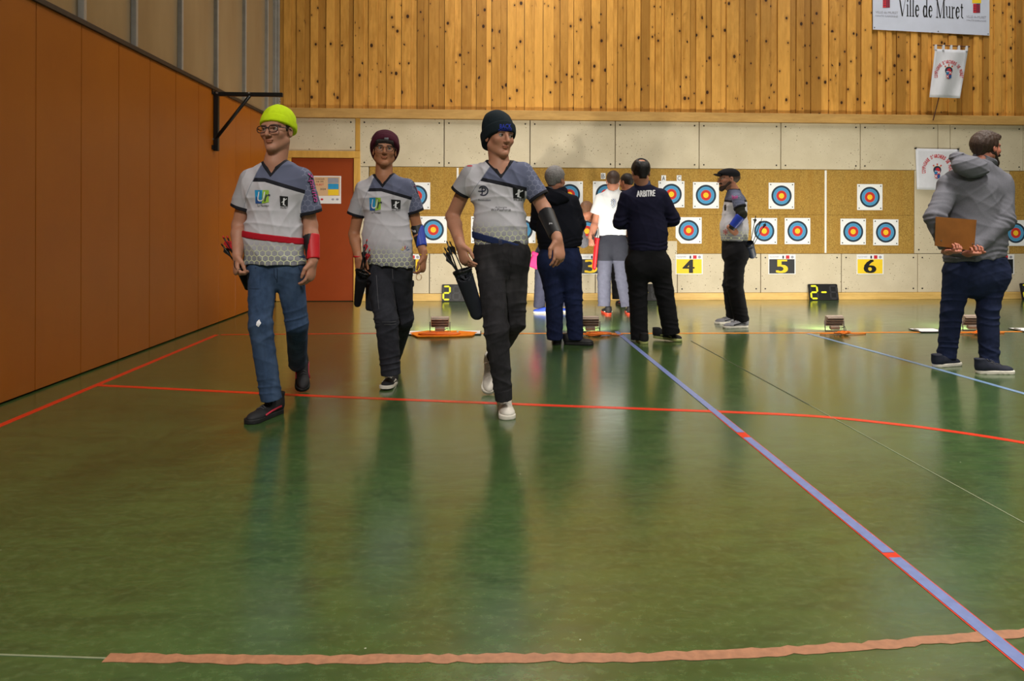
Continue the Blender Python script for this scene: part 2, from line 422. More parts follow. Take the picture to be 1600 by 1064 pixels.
def wood_mat(name, c1, c2, knot, kn=True, axis=2, rough=0.5):
    t = NT(name).set(rough, 0, 0.35)
    oi = t.n('ShaderNodeObjectInfo'); off = t.n('ShaderNodeCombineXYZ'); r = oi.outputs['Random']
    t.l(t.math('MULTIPLY', r, 37.0), off.inputs[0]); t.l(t.math('MULTIPLY', r, 91.0), off.inputs[2])
    g = t.n('ShaderNodeNewGeometry'); p = t.vmath('ADD', g.outputs['Position'], off.outputs[0])
    st = [1, 1, 1]; st[axis] = 0.09
    gr = t.noise(34, t.vmath('MULTIPLY', p, tuple(st)), 6, 0.6)
    st2 = [1, 1, 1]; st2[axis] = 0.28; fl = t.noise(6, t.vmath('MULTIPLY', p, tuple(st2)), 4, 0.7)
    a = t.mix(t.rng(gr, 0.3, 0.7), lin(c1), lin(c2)); a = t.mix(t.rng(fl, 0.42, 0.7, 0, 0.65), a, lin(tuple(min(255, v * 1.13) for v in c2)))
    a = t.mix(t.rng(r, 0.35, 1.0, 0.0, 0.75), a, lin(tuple(v * 0.80 for v in c1))); a = t.mix(t.rng(r, 0.3, 0.0, 0.0, 0.5), a, lin(tuple(min(255, v * 1.12) for v in c2)))
    if kn:
        v = t.n('ShaderNodeTexVoronoi'); v.inputs['Scale'].default_value = 1.0; st3 = [8.5, 1.0, 8.5]; st3[axis] = 3.2
        t.l(t.vmath('MULTIPLY', p, tuple(st3)), v.inputs['Vector'])
        wn = t.n('ShaderNodeTexWhiteNoise'); t.l(v.outputs['Position'], wn.inputs['Vector'])
        size = t.rng(wn.outputs['Value'], 0.45, 1.0, 0.0, 0.10)
        # round knots: measure in real units
        q = t.vmath('SUBTRACT', t.vmath('MULTIPLY', p, tuple(st3)), v.outputs['Position'])
        sx = [0.5, 0.0, 0.5]; sx[axis] = 1.0; dd = t.vmath('LENGTH', t.vmath('MULTIPLY', q, tuple(sx)))
        halo = t.math('DIVIDE', dd, t.math('ADD', size, 0.001))
        a = t.mix(t.rng(halo, 3.2, 1.0, 0.0, 0.45), a, lin((150, 96, 40))); a = t.mix(t.rng(halo, 1.05, 0.75), a, lin(knot))
    t.col(a); t.bump(gr, 0.12, 0.003)
    return t.m
def cream_mat():
    t = NT('cream_panel').set(0.7, 0, 0.3)
    p = t.pos(); n = t.noise(3.0, p, 4); a = t.mix(t.rng(n, 0.3, 0.7), lin((198, 186, 160)), lin((210, 199, 174)))
    a = t.mix(t.rng(t.noise(70, p, 3), 0.55, 0.8, 0, 0.35), a, lin((182, 168, 138)))
    dens = t.rng(t.noise(1.5, p, 2), 0.35, 0.65, 0.07, 0.21)
    for s_ in (21.0, 34.0):
        v = t.n('ShaderNodeTexVoronoi'); v.inputs['Scale'].default_value = s_; t.l(p, v.inputs['Vector'])
        wn = t.n('ShaderNodeTexWhiteNoise'); t.l(v.outputs['Position'], wn.inputs['Vector'])
        sz = t.math('MULTIPLY', dens, wn.outputs['Value']); a = t.mix(t.math('LESS_THAN', v.outputs['Distance'], sz), a, lin((116, 100, 74)))
    t.col(a); t.bump(t.noise(160, p, 2), 0.15, 0.002); return t.m
def straw_mat():
    t = NT('straw_board').set(0.9, 0, 0.15); p = t.pos()
    n = t.noise(75, t.pos((1.0, 1, 0.8)), 6, 0.85); m = t.noise(9, t.pos((1, 1, 0.35)), 4); st = t.noise(5, t.pos((2.2, 1, 0.15)), 3)
    a = t.mix(t.rng(n, 0.32, 0.68), lin((108, 78, 28)), lin((208, 170, 90))); a = t.mix(t.rng(m, 0.4, 0.7, 0, 0.35), a, lin((176, 134, 60)))
    a = t.mix(t.rng(st, 0.5, 0.7, 0, 0.35), a, lin((150, 104, 38)))
    t.col(a); t.bump(n, 0.6, 0.008); return t.m
M['floor'] = floor_mat()
M['board'] = wood_mat('pine_board', (186, 128, 50), (216, 160, 78), (62, 36, 16))
M['beam'] = wood_mat('beam_wood', (180, 138, 78), (196, 156, 94), (120, 80, 40), False, 0)
M['base'] = wood_mat('base_wood', (206, 166, 92), (220, 184, 112), (120, 80, 40), False, 0)
M['frame'] = wood_mat('door_frame_wood', (196, 148, 66), (208, 164, 82), (120, 80, 40), False)
M['cream'] = cream_mat(); M['straw'] = straw_mat()
def orange_mat():
    t = NT('orange_panel').set(0.42, 0, 0.4); p = t.pos(); n = t.noise(1.2, p, 5, 0.6)
    a = t.mix(t.rng(n, 0.3, 0.7), lin((146, 78, 4)), lin((156, 86, 6)))
    a = t.mix(t.rng(t.noise(4, t.pos((1, 3, 0.4)), 5, 0.7), 0.55, 0.8, 0, 0.25), a, lin((128, 66, 4)))
    t.col(a); t.bump(t.noise(5, p, 2), 0.05, 0.01); return t.m
M['orange'] = orange_mat()
M['door'] = plain('door_red_brown', (146, 62, 20), 0.4, var=0.06, scale=3)
M['white'] = plain('white_paint', (235, 235, 232), 0.6, var=0.02)
M['wallw'] = plain('hall_wall', (150, 130, 100), 0.8, var=0.04, scale=2)
M['ceil'] = plain('ceiling_paint', (120, 100, 76), 0.9, var=0.04, scale=2)
M['alu'] = plain('aluminium', (150, 146, 140), 0.4, 0.2, var=0.1, scale=9)
M['dark'] = plain('dark_metal', (34, 30, 28), 0.45, 0.3, var=0.1)
M['black'] = plain('black_paint', (14, 14, 15), 0.4, 0.0, var=0.1)
M['chrome'] = plain('bolt_metal', (190, 190, 190), 0.3, 0.9, var=0.05)
M['brass'] = plain('dark_trim', (52, 38, 26), 0.6, 0.0, var=0.15)
def glaze_mat():
    t = NT('polycarbonate').set(0.22, 0, 0.5); p = t.pos((1, 1, 0.3)); n = t.noise(2.0, p, 3)
    t.col(t.mix(t.rng(n, 0.3, 0.7), lin((132, 112, 84)), lin((146, 126, 96)))); t.bump(t.noise(40, t.pos((1, 1, 0.02)), 1), 0.05, 0.002); return t.m
M['glaze'] = glaze_mat()
for k, c, r in (('red_line', (196, 48, 22), 0.3), ('blue_line', (104, 118, 166), 0.32), ('sky_line', (112, 140, 176), 0.3), ('orange_tape', (232, 138, 34), 0.45), ('white_line', (120, 126, 100), 0.35), ('dark_line', (60, 66, 50), 0.4)):
    M[k] = plain(k, c, r, var=0.1, scale=30)
M['tape'] = plain('brown_tape', (150, 104, 76), 0.5, var=0.16, scale=45, bump=0.2)
# ------------------------------------------------------------------ floor and its lines
fl = box('floor', (XL - 0.3, YF, -0.12), (XR, YB + 0.3, 0), M['floor']); tag(fl, 'glossy green sports hall floor', 'floor', kind='structure')
def ribbon(name, pts, w, mat, z0=0.0, th=0.0012, jit=0.0, label=None, ends=None):
    pts = [Vector((p[0], p[1], 0)) for p in pts]
    if jit:                                                     # subdivide for a torn edge
        q = []
        for a, b in zip(pts, pts[1:]):
            n = max(1, int((b - a).length / 0.025)); q += [a.lerp(b, i / n) for i in range(n)]
        pts = q + [pts[-1]]
    L, R = [], []
    for i, p in enumerate(pts):
        d = (pts[min(i + 1, len(pts) - 1)] - pts[max(0, i - 1)]).normalized(); s = Vector((-d.y, d.x, 0))
        j1, j2 = (random.gauss(0, jit), random.gauss(0, jit)) if jit else (0, 0)
        L.append(p + s * (w / 2 + j1)); R.append(p - s * (w / 2 + j2))
    n = len(pts); vs = []
    for z in (z0, z0 + th): vs += [v + Vector((0, 0, z)) for v in L] + [v + Vector((0, 0, z)) for v in R]
    f = []
    for i in range(n - 1):
        f += [(2 * n + i, 3 * n + i, 3 * n + i + 1, 2 * n + i + 1), (i, 2 * n + i, 2 * n + i + 1, i + 1), (n + i, n + i + 1, 3 * n + i + 1, 3 * n + i)]
    f += [(0, n, 3 * n, 2 * n), (n - 1, 3 * n - 1, 4 * n - 1, 2 * n - 1)]
    o = obj(name, mesh(name, vs, f), mat, fl)
    if label: o['label'] = label
    return o
def smooth_px(pts, n=8):
    """Catmull-Rom through ground points"""
    P = [G(*p) for p in pts]; P = [P[0] * 2 - P[1]] + P + [P[-1] * 2 - P[-2]]; out = []
    for i in range(1, len(P) - 2):
        for k in range(n):
            t = k / n; a, b, c, d = P[i - 1:i + 3]
            out.append(0.5 * ((2 * b) + (c - a) * t + (2 * a - 5 * b + 4 * c - d) * t * t + (3 * b - a - 3 * c + d) * t ** 3))
    return out + [P[-2]]
side = G(345, 523)
ribbon('floor_line', [(-2.7, -0.5), (-2.7, side.y)], 0.046, M['red_line'], label='red side line along the orange wall')
ribbon('floor_line', smooth_px([(152, 602), (480, 618), (820, 632), (1140, 644), (1280, 651), (1400, 663), (1500, 676), (1600, 692), (1700, 712)]), 0.047, M['red_line'], 0.0002, label='long curved red line')
ribbon('floor_line', [G(345, 523), G(632, 520.5)], 0.04, M['red_line'], 0.0001, label='thin red line across the hall')
bx_ = G(1162, 680).x
ribbon('floor_line', [(bx_, -0.5), (bx_, G(1100, 640).y)], 0.053, M['red_line'], 0.0003, label='red line showing under the blue one')
ribbon('floor_line', [(bx_, -0.5), (bx_, G(1400, 872).y)], 0.043, M['blue_line'], 0.0016, label='blue line running towards the wall')
ribbon('floor_line', [(bx_, G(1390, 864).y), (bx_, G(1168, 684).y)], 0.043, M['blue_line'], 0.0016)
ribbon('floor_line', [(bx_, G(1158, 676).y), (bx_, G(962, 518).y)], 0.043, M['blue_line'], 0.0016)
ribbon('floor_line', [G(1262, 521), G(1430, 567), G(1600, 615), G(1700, 643)], 0.045, M['sky_line'], 0.0004, label='pale blue line crossing at an angle')
ribbon('floor_line', [G(1080, 533), G(1265, 633)], 0.010, M['dark_line'], 0.0004); ribbon('floor_line', [G(1265, 633), G(1600, 817)], 0.006, M['white_line'], 0.0004)
ribbon('floor_line', [G(-40, 1022), G(170, 1029)], 0.006, M['white_line'], 0.0004)
ribbon('adhesive_tape', [G(166, 1028), G(420, 1031), G(700, 1030), G(850, 1028), G(1000, 1028), G(1180, 1021), G(1350, 1010), G(1520, 996), G(1760, 976)], 0.036, M['tape'], 0.0006, 0.0012, 0.0028, label='torn brown adhesive tape stuck across the floor')
ribbon('adhesive_tape', [G(628, 521), G(1000, 521), G(1300, 520), G(1620, 518)], 0.05, M['orange_tape'], 0.0006, 0.0012, 0.0, label='orange tape line in front of the targets')
# ------------------------------------------------------------------ left wall
ZT = 2.635
wl = box('wall_left', (XL - 0.25, YF, 0), (XL - 0.065, YB + 0.3, ZC), M['brass']); tag(wl, 'side wall of orange panels below frosted glazing', 'wall', kind='structure')
seams = [WX(x, 640, XL).y for x in (55, 126, 184.5, 233, 273.5, 309, 341)]
wid = (seams[-1] - seams[0]) / 6; ys = [seams[0] - wid * k for k in (3, 2, 1)] + seams
while ys[-1] + wid < YB - 0.2: ys.append(ys[-1] + wid)
ys.append(YB - 0.02)
ys = [ys[0] - 3 * wid] + ys
for a, b in zip(ys, ys[1:]): box('orange_panel', (XL - 0.064, a + 0.0025, 0.012), (XL, b - 0.0025, ZT - 0.01), M['orange'], wl, 0.002)
tr = box('trim_1', (XL - 0.02, ys[0], ZT - 0.02), (XL + 0.018, YB - 0.02, ZT + 0.02), M['brass'], None, 0.003); tag(tr, 'dark trim capping the orange panels', 'trim', kind='structure')
mull = [WX(x, 60, XL - 0.03).y for x in (126, 208, 280, 336, 380, 415)]; mw = (mull[-1] - mull[0]) / 5
mull = [mull[0] - mw * 2, mull[0] - mw] + mull + [YB - 0.06]
for a, b in zip(mull, mull[1:]): box('pane', (XL - 0.05, a + 0.01, ZT + 0.02), (XL - 0.03, b - 0.01, ZC), M['glaze'], wl)
for y in mull:
    box('mullion', (XL - 0.06, y - 0.035, ZT + 0.02), (XL + 0.012, y + 0.004, ZC), M['alu'], wl, 0.004)
    box('mullion', (XL - 0.045, y + 0.008, ZT + 0.02), (XL - 0.004, y + 0.034, ZC), M['alu'], wl, 0.003)
# ------------------------------------------------------------------ back wall
zz = lambda py: W(1000, py, YB).z
Z_BT, Z_BB, Z_P, Z_S, Z_B = zz(176), zz(190), zz(263.5), zz(396), zz(457.5)
wbk = box('wall_back', (XL - 0.25, YB, 0), (XR, YB + 0.25, ZC), M['brass']); tag(wbk, 'end wall clad in pine boards above cream panels', 'wall', kind='structure')
xw = lambda px, py=230: W(px, py, YB - 0.03).x
bs = [437, 443, 463, 485, 509.5, 531.7, 552.5, 575.7, 603.8, 627.7, 651.9, 670, 695, 721.4, 744.6, 768.4, 792.6, 820, 849, 875.4, 897, 924, 948, 965.5, 979.5, 1002, 1024.5, 1038.6, 1065, 1088, 1112.5, 1135.6, 1165, 1189, 1215.7, 1245, 1268, 1296, 1324, 1346.5, 1372, 1385, 1402, 1423.6, 1440, 1457.5, 1483, 1505, 1522, 1537, 1554, 1574, 1588, 1604, 1622, 1640, 1660, 1682, 1704, 1726, 1750]
unit_board = box_me('board', (-0.5, -0.5, -0.5), (0.5, 0.5, 0.5))
def put_board(x0, x1, th, y0):
    o = obj('board', unit_board, M['board'], wbk, ((x0 + x1) / 2, y0 - th / 2, (Z_BT + ZC) / 2)); o.scale = (x1 - x0, th, ZC - Z_BT)
for i, (a, b) in enumerate(zip(bs, bs[1:])):
    x0, x1 = xw(a, 90), xw(b, 90); sp = random.uniform(0.5, 0.66)
    if x1 - x0 < 0.1: put_board(x0, x1 - 0.002, 0.02, YB); continue
    k = x0 + (x1 - x0) * sp
    relief = 0.009 + 0.010 * max(0, min(1, (a - 950) / 500))
    put_board(x0, k - 0.003, 0.024 + random.uniform(0, 0.004), YB); put_board(k, x1 - 0.007, 0.024 - relief, YB)
bm_ = box('trim_2', (XL, YB - 0.09, Z_BB), (XR, YB, Z_BT), M['beam'], None, 0.004); tag(bm_, 'planed timber rail under the pine boards', 'trim', kind='structure')
screw_me = mesh('screw', *disc_data((0, 0, 0), 0.0115, (0, -1, 0), 10, 0.004)); screw_me.materials.append(M['dark'])
def panel(x0, x1, z0, z1, th=0.045, screws=True, mat='cream'):
    p = box('wall_panel', (x0 + 0.006, YB - th, z0 + 0.004), (x1 - 0.006, YB, z1 - 0.004), M[mat], wbk, 0.003)
    if screws:
        for x in (x0 + 0.07, x1 - 0.07):
            for z in (z0 + 0.06, z1 - 0.06): obj('screw', screw_me, None, p, (x, YB - th, z))
    return p
up = [562, 694, 828, 961, 1092, 1219.5, 1343.5, 1464.5, 1484, 1598, 1720]
for a, b in zip(up, up[1:]): panel(xw(a), xw(b), Z_P, Z_BB, screws=(b - a) > 40)
panel(XL + 0.03, xw(556), W(500, 237, YB).z, Z_BB)
box('wood_batten', (xw(555.5), YB - 0.05, W(500, 237, YB).z), (xw(563), YB - 0.005, Z_BB), M['frame'], wbk, 0.003)
low = [562, 671, 800, 930, 1058, 1188, 1314, 1433, 1558, 1680]
for i, (a, b) in enumerate(zip(low, low[1:])): panel(xw(a, 430), xw(b, 430), Z_B, W(1000, 376, YB).z if i == 3 else Z_S, screws=i > 3)
zs1 = zz(312); zs2 = zz(335)
for a, b in ((577, 715), (715, 1003), (1003, 1289), (1289, 1428), (1577, 1720)):
    x0, x1 = xw(a, 330), xw(b, 330)
    for z0, z1 in ((Z_S, zs2), (zs2, Z_P)): box('straw_board', (x0 + 0.004, YB - 0.042, z0 + 0.001), (x1 - 0.004, YB, z1 - 0.001), M['straw'], wbk, 0.003)
for a in (715, 1003, 1289): box('white_strip', (xw(a, 330) - 0.014, YB - 0.052, Z_S + 0.01), (xw(a, 330) + 0.014, YB - 0.02, Z_P - 0.01), M['white'], wbk)
panel(xw(562), xw(577), Z_S, Z_P, screws=False); panel(xw(1428), xw(1577), Z_S, Z_P)
bb = box('baseboard_back', (xw(562, 460), YB - 0.06, 0), (XR, YB, Z_B), M['base'], None, 0.004); tag(bb, 'pale wooden skirting along the end wall', 'baseboard', kind='structure')
# door
dx0, dx1 = xw(456, 360), xw(553, 360); zdt = W(500, 247.5, YB).z
dr = box('door_1', (dx0, YB - 0.05, 0.008), (dx1, YB - 0.005, zdt), M['door'], None, 0.004); tag(dr, 'closed red brown door in the corner behind the archers', 'door', kind='structure')
fw = xw(563, 360) - dx1
box('jamb', (dx1 + 0.003, YB - 0.075, 0), (dx1 + fw, YB, zdt + 0.003), M['frame'], dr, 0.003); box('jamb', (dx0 - fw, YB - 0.075, 0), (dx0 - 0.003, YB, zdt + 0.003), M['frame'], dr, 0.003)
box('lintel', (dx0 - fw, YB - 0.078, zdt + 0.004), (dx1 + fw, YB, W(500, 236.5, YB).z), M['frame'], dr, 0.003)
panel(XL, dx0 - fw, 0, W(500, 236.5, YB).z, screws=False, mat='frame')
# alu corner strip by the boards
cs = box('trim_3', (XL, YB - 0.07, ZT), (XL + 0.05, YB - 0.026, ZC), M['alu'], None, 0.004); tag(cs, 'metal corner strip beside the pine boards', 'trim', kind='structure')
# hall shell out of the picture
for nm, lo, hi, lab in (('wall_right', (XR, YF, 0), (XR + 0.2, YB + 0.3, ZC), 'far side wall of the hall'), ('wall_front', (XL, YF - 0.2, 0), (XR, YF, ZC), 'wall behind the shooting line')):
    tag(box(nm, lo, hi, M['wallw']), lab, 'wall', kind='structure')
ce = box('ceiling', (XL - 0.3, YF - 0.2, ZC), (XR + 0.2, YB + 0.3, ZC + 0.2), M['ceil']); tag(ce, 'dim hall ceiling', 'ceiling', kind='structure')
M['tube'] = emis('lamp_tube', WARM, 3.0)
for i, (x, y, p, spr) in enumerate(LAMPS):
    e = empty('unseen_ceiling_light', (x, y, ZC - 0.22)); tag(e, 'unseen long fluorescent fitting added under the hall ceiling for its light', 'lamp', 'ceiling lights')
    box('housing', (x - 0.16, y - 1.25, ZC - 0.28), (x + 0.16, y + 1.25, ZC - 0.12), M['white'], e)
    for s in (-1, 1):
        box('hanger', (x - 0.01, y + s - 0.01, ZC - 0.12), (x + 0.01, y + s + 0.01, ZC), M['dark'], e)
        tube('tube', [(x + s * 0.07, y - 1.2, ZC - 0.3), (x + s * 0.07, y + 1.2, ZC - 0.3)], 0.018, M['tube'], e)
# ------------------------------------------------------------------ wall bracket
br = WX(334.5, 236, XL); by = br.y; zt_ = WX(334.5, 143, XL).z; e = empty('wall_bracket', (XL, by, br.z)); tag(e, 'black steel triangular bracket bolted to the orange wall', 'bracket')
px2m = by / F_PX
box('upright', (XL + 0.001, by - 0.025, br.z), (XL + 0.05, by + 0.025, zt_), M['black'], e, 0.004)
zb = W(380, 147.5, by).z; xe = W(442, 147, by).x
box('arm', (XL + 0.004, by - 0.022, zb - 0.022), (xe, by + 0.022, zb + 0.022), M['black'], e, 0.004)
p1, p2 = W(338, 217, by), W(391, 150, by)
tube('brace', [p1 + Vector((0, -0.015, 0)), p2 + Vector((0, -0.015, 0))], 0.02, M['black'], e, 4)
for (x, y) in ((334, 218), (391, 146), (341, 146)):
    q = W(x, y, by); obj('bolt', mesh('bolt', *disc_data((q.x, by - 0.046, q.z), 0.011, (0, 1, 0), 10, 0.02)), M['chrome'], e)
for y in (145, 231):
    q = W(328.5, y, by); z = q.z; box('mounting_lug', (XL, by - 0.075, z - 0.025), (XL + 0.012, by - 0.02, z + 0.025), M['black'], e, 0.003)
zc = W(437, 150, by).z; xc = W(437, 150, by).x; ch = empty('chain', (xc, by, zc - 0.15)); tag(ch, 'short steel chain hanging from the bracket arm', 'chain')
for i in range(7):
    z = zc - 0.01 - i * 0.026; a = i % 2
    pts = [Vector((xc + (0.010 * math.cos(t) if not a else 0), by + (0.010 * math.cos(t) if a else 0), z + 0.018 * math.sin(t))) for t in [k * math.pi / 5 for k in range(10)]]
    tube('link', pts, 0.0035, M['chrome'], ch, 5, True)
# ------------------------------------------------------------------ targets
def target_mat():
    t = NT('target_print').set(0.65, 0, 0.3); o = t.obj((1, 0, 1)); r = t.vmath('LENGTH', o); a = t.mix(0, lin((236, 238, 240)), lin((236, 238, 240)))
    for rad, c in ((0.1555, (40, 54, 70)), (0.127, (78, 152, 200)), (0.079, (206, 52, 40)), (0.0395, (255, 206, 44))): a = t.mix(t.math('LESS_THAN', r, rad), a, lin(c))
    for rad in (0.103, 0.059, 0.020): a = t.mix(t.math('MULTIPLY', t.math('GREATER_THAN', r, rad - 0.001), t.math('LESS_THAN', r, rad + 0.001)), a, lin((60, 60, 60)))
    t.col(a); return t.m
M['target'] = target_mat(); M['paper'] = plain('paper', (232, 233, 236), 0.7, var=0.02)
hp = 0.197
tgt_me = box_me('target_paper', (-hp, -0.003, -hp), (hp, 0.003, hp)); tgt_me.materials.append(M['target'])
cutv = [(-hp, 0.09 - hp), (0.085 - hp, -hp), (hp, -hp), (hp, hp), (-hp, hp)]
tgt_cut = mesh('target_paper', [(x, -0.003, z) for x, z in cutv] + [(x, 0.003, z) for x, z in cutv], [(0, 1, 2, 3, 4), (9, 8, 7, 6, 5)] + [(k, 5 + k, 5 + (k + 1) % 5, (k + 1) % 5) for k in range(5)]); tgt_cut.materials.append(M['target'])
pin_me = mesh('pin', *disc_data((0, 0, 0), 0.009, (0, -1, 0), 8, 0.004)); pin_me.materials.append(M['dark'])
YT = YB - 0.046
TG = [(651, 306, 'upper target face behind the shoulder of the maroon hat archer'), (677, 359, 'lower target face beside the blue arm guard'), (757, 359, 'lower target face left of the dark beanie archer'), (816, 359, 'lower target face half hidden by the swinging arm with black guard'),
      (890, 304, 'upper target face right of the grey haired man'), (947, 304, 'upper target face behind the white shirt man, under letter B'), (917, 361, 'lower target face behind the forearm of the white shirt man'),
      (1049, 303.5, 'upper target face under letters A and C'), (1103, 305, 'upper target face between letters A C and the cap man'), (1076, 360, 'lower target face above number 4 with a cut corner'),
      (1221, 306, 'single upper target face between the flat cap man and the white wall strip'), (1194, 361, 'lower target face behind the slanting quiver arrows'), (1246, 361, 'lower target face just left of the white wall strip'),
      (1359, 308, 'single upper target face left of the square club flag'), (1333, 362, 'lower target face just right of the white wall strip'), (1384, 363, 'lower target face nearest the square club flag'),
      (1564, 312, 'upper target face mostly hidden by the grey hoodie'), (1587, 364, 'lower target face at the right picture edge')]
for (px, py, lab) in TG:
    c = W(px, py, YT); e = empty('target_face', (c.x, YT, c.z)); tag(e, lab, 'target', 'archery targets on the straw boards')
    obj('target_paper', tgt_cut if 'cut' in lab else tgt_me, None, e, (c.x, YT, c.z))
    for sx in (-1, 1):
        for sz in (-1, 1):
            if 'cut' in lab and sx < 0 and sz < 0: continue
            obj('pin', pin_me, None, e, (c.x + sx * 0.168, YT - 0.003, c.z + sz * 0.168))
# flat print placed on a plane Y
def flat_print(name, vf, Y, mat, parent, th=0.0):
    v, f = vf; return obj(name, mesh(name, [W(x, y, Y) for x, y in v], f), mat, parent)
def quad_px(x0, y0, x1, y1): return [(x0, y1), (x1, y1), (x1, y0), (x0, y0)], [(0, 1, 2, 3)]
def ring_px(cx, cy, r0, r1, a0=0, a1=360, n=28, sq=1.0):
    v, f = [], []
    for i in range(n + 1):
        t = math.radians(a0 + (a1 - a0) * i / n); v += [(cx + r0 * math.cos(t), cy - r0 * math.sin(t) * sq), (cx + r1 * math.cos(t), cy - r1 * math.sin(t) * sq)]
    for i in range(n): f.append((2 * i, 2 * i + 1, 2 * i + 3, 2 * i + 2))
    return v, f
def disc_px(cx, cy, r, n=24, sq=1.0): return [(cx + r * math.cos(2 * math.pi * k / n), cy - r * sq * math.sin(2 * math.pi * k / n)) for k in range(n)], [tuple(range(n))]
def arc_text(s, cx, cy, r, a0, a1, h, w, sq=1.0):
    parts = []
    n = len(s)
    for i, chh in enumerate(s):
        if chh == ' ': continue
        a = math.radians(a0 + (a1 - a0) * i / (n - 1)); v, f = text_data(chh); xs = [p[0] for p in v]; ysq = [p[1] for p in v]
        x0, x1, y0, y1 = min(xs), max(xs), min(ysq), max(ysq); wd = w * (0.35 if chh in "I'" else 1); y0 = 0 if chh == "'" else y0; hh = 0.73
        out = []
        for (x, y) in v:
            u = (x - (x0 + x1) / 2) / max(1e-3, x1 - x0) * wd; q = r + (y - 0) / hh * h
            out.append((cx + q * math.cos(a) + u * math.sin(a), cy - (q * math.sin(a) - u * math.cos(a)) * sq))
        parts.append((out, f))
    return join_data(parts)
M['ink'] = plain('black_ink', (18, 18, 20), 0.6, var=0.05); M['yellow'] = plain('yellow_print', (240, 204, 40), 0.6, var=0.03); M['redp'] = plain('red_print', (200, 40, 52), 0.6, var=0.05); M['bluep'] = plain('blue_print', (44, 84, 150), 0.6, var=0.05); M['greyp'] = plain('grey_print', (150, 152, 165), 0.6, var=0.05); M['navyp'] = plain('navy_print', (44, 48, 72), 0.6, var=0.05); M['cyanp'] = plain('cyan_print', (40, 150, 206), 0.6, var=0.05); M['pinkp'] = plain('pink_print', (226, 60, 160), 0.7, var=0.05); M['greenp'] = plain('green_print', (150, 190, 60), 0.7, var=0.05); M['whitep'] = plain('white_print', (225, 225, 230), 0.7, var=0.03); M['peachp'] = plain('peach_print', (214, 178, 140), 0.7, var=0.03)
M['navycard'] = plain('dark_card', (24, 27, 34), 0.5, var=0.1)
YN = YB - 0.049
for (x0, x1, num, dark, nx0, nx1, lab) in ((616, 657.5, '1', 0, 630, 648, 'lane number card behind the hand of the maroon hat archer'), (903, 944, '3', 1, 914, 932, 'black lane card with yellow 3 behind the red quiver'), (1055.5, 1098, '4', 0, 1067, 1084, 'yellow lane card right of the navy jacket referee, numbered 4'),
        (1200.5, 1243, '5', 1, 1213, 1230, 'black lane card right of the flat cap man, numbered 5'), (1338.5, 1380.5, '6', 0, 1350, 1368, 'yellow lane card above the lone flood light, numbered 6'), (1543, 1584.5, '7', 1, 1554, 1572, 'black lane card right of the grey hoodie man')):
    yt, yb_ = 397.5, 428.5; a, b = W(x0, yb_, YN), W(x1, yt, YN); e = empty('number_card', ((a.x + b.x) / 2, YN, a.z)); tag(e, lab, 'sign', 'lane number cards')
    box('card', (a.x, YN - 0.003, a.z), (b.x, YN + 0.003, b.z), M['paper'], e)
    flat_print('colour_field', quad_px(x0 + 1.5, yt + 7.5, x1 - 1.5, yb_ - 1.2), YN - 0.0045, M['navycard' if dark else 'yellow'], e)
    if num == '1': flat_print('colour_field', quad_px(x0 + 21, yt + 7.5, x1 - 8, yb_ - 1.2), YN - 0.0055, M['navycard'], e)
    elif num != '7':
        for k in range(5): flat_print('numeral', text_px(num, nx0 - 0.6 + k * 0.75, yt + 8.2, nx1 - 1.6 + k * 0.75, yb_ - 2), YN - 0.006 - k * 0.0005, M['yellow' if dark else 'ink'], e)
    flat_print('logo', quad_px(x1 - 15, yt + 1.5, x1 - 9.5, yt + 6.8), YN - 0.005, M['redp'], e); flat_print('logo', disc_px(x1 - 5, yt + 4.2, 2.2), YN - 0.005, M['greyp'], e); flat_print('logo', quad_px(x1 - 20.5, yt + 2, x1 - 18, yt + 6.5), YN - 0.005, M['navyp'], e)
    flat_print('lettering', text_px('VILLE DE MURET', x0 + 2, yt + 2.6, x0 + 17, yt + 5), YN - 0.005, M['greyp'], e)
for (ch_, x, lab) in (('B', 942.5, 'small white letter card B above the targets'), ('A', 1037, 'small white letter card A above the targets'), ('C', 1061, 'small white letter card C above the targets')):
    y = 278.5 if ch_ != 'B' else 275; a, b = W(x - 3.6, y + 4.6, YN), W(x + 3.6, y - 4.6, YN); e = empty('letter_card', ((a.x + b.x) / 2, YN, a.z)); tag(e, lab, 'sign', 'target letter cards')
    box('card', (a.x, YN - 0.002, a.z), (b.x, YN + 0.004, b.z), M['paper'], e); flat_print('letter', text_px(ch_, x - 2.4, y - 3.4, x + 2.4, y + 3.4), YN - 0.004, M['ink'], e)
# door notice
Yd = YB - 0.052; a, b = W(490, 318, Yd), W(533, 275, Yd); e = empty('door_notice', ((a.x + b.x) / 2, Yd, a.z)); tag(e, 'printed notice with blue and yellow blocks taped to the door', 'poster')
box('sheet', (a.x, Yd - 0.003, a.z), (b.x, Yd + 0.001, b.z), M['paper'], e)
flat_print('peach_field', quad_px(491, 276.5, 531, 306), Yd - 0.004, M['peachp'], e)
for (r_, m_) in (((512.5, 278, 529, 286), 'greyp'), ((512.5, 287, 529, 295.5), 'cyanp'), ((512.5, 296, 529, 305), 'yellow')): flat_print('print_block', quad_px(*r_), Yd - 0.005, M[m_], e)
for s_, r_, m_ in (('CONCOURS', (493, 278.5, 507, 281), 'ink'), ('18 M', (494, 282.5, 505, 285), 'ink'), ('MURET', (493, 287, 506, 290), 'redp'), ('2024', (500, 294, 509, 297), 'ink')): flat_print('lettering', text_px(s_, *r_), Yd - 0.005, M[m_], e)
for x in (496, 503, 520, 527): flat_print('logo', disc_px(x, 311.5, 2.2, sq=0.7), Yd - 0.004, M['greyp' if x != 503 else 'redp'], e)
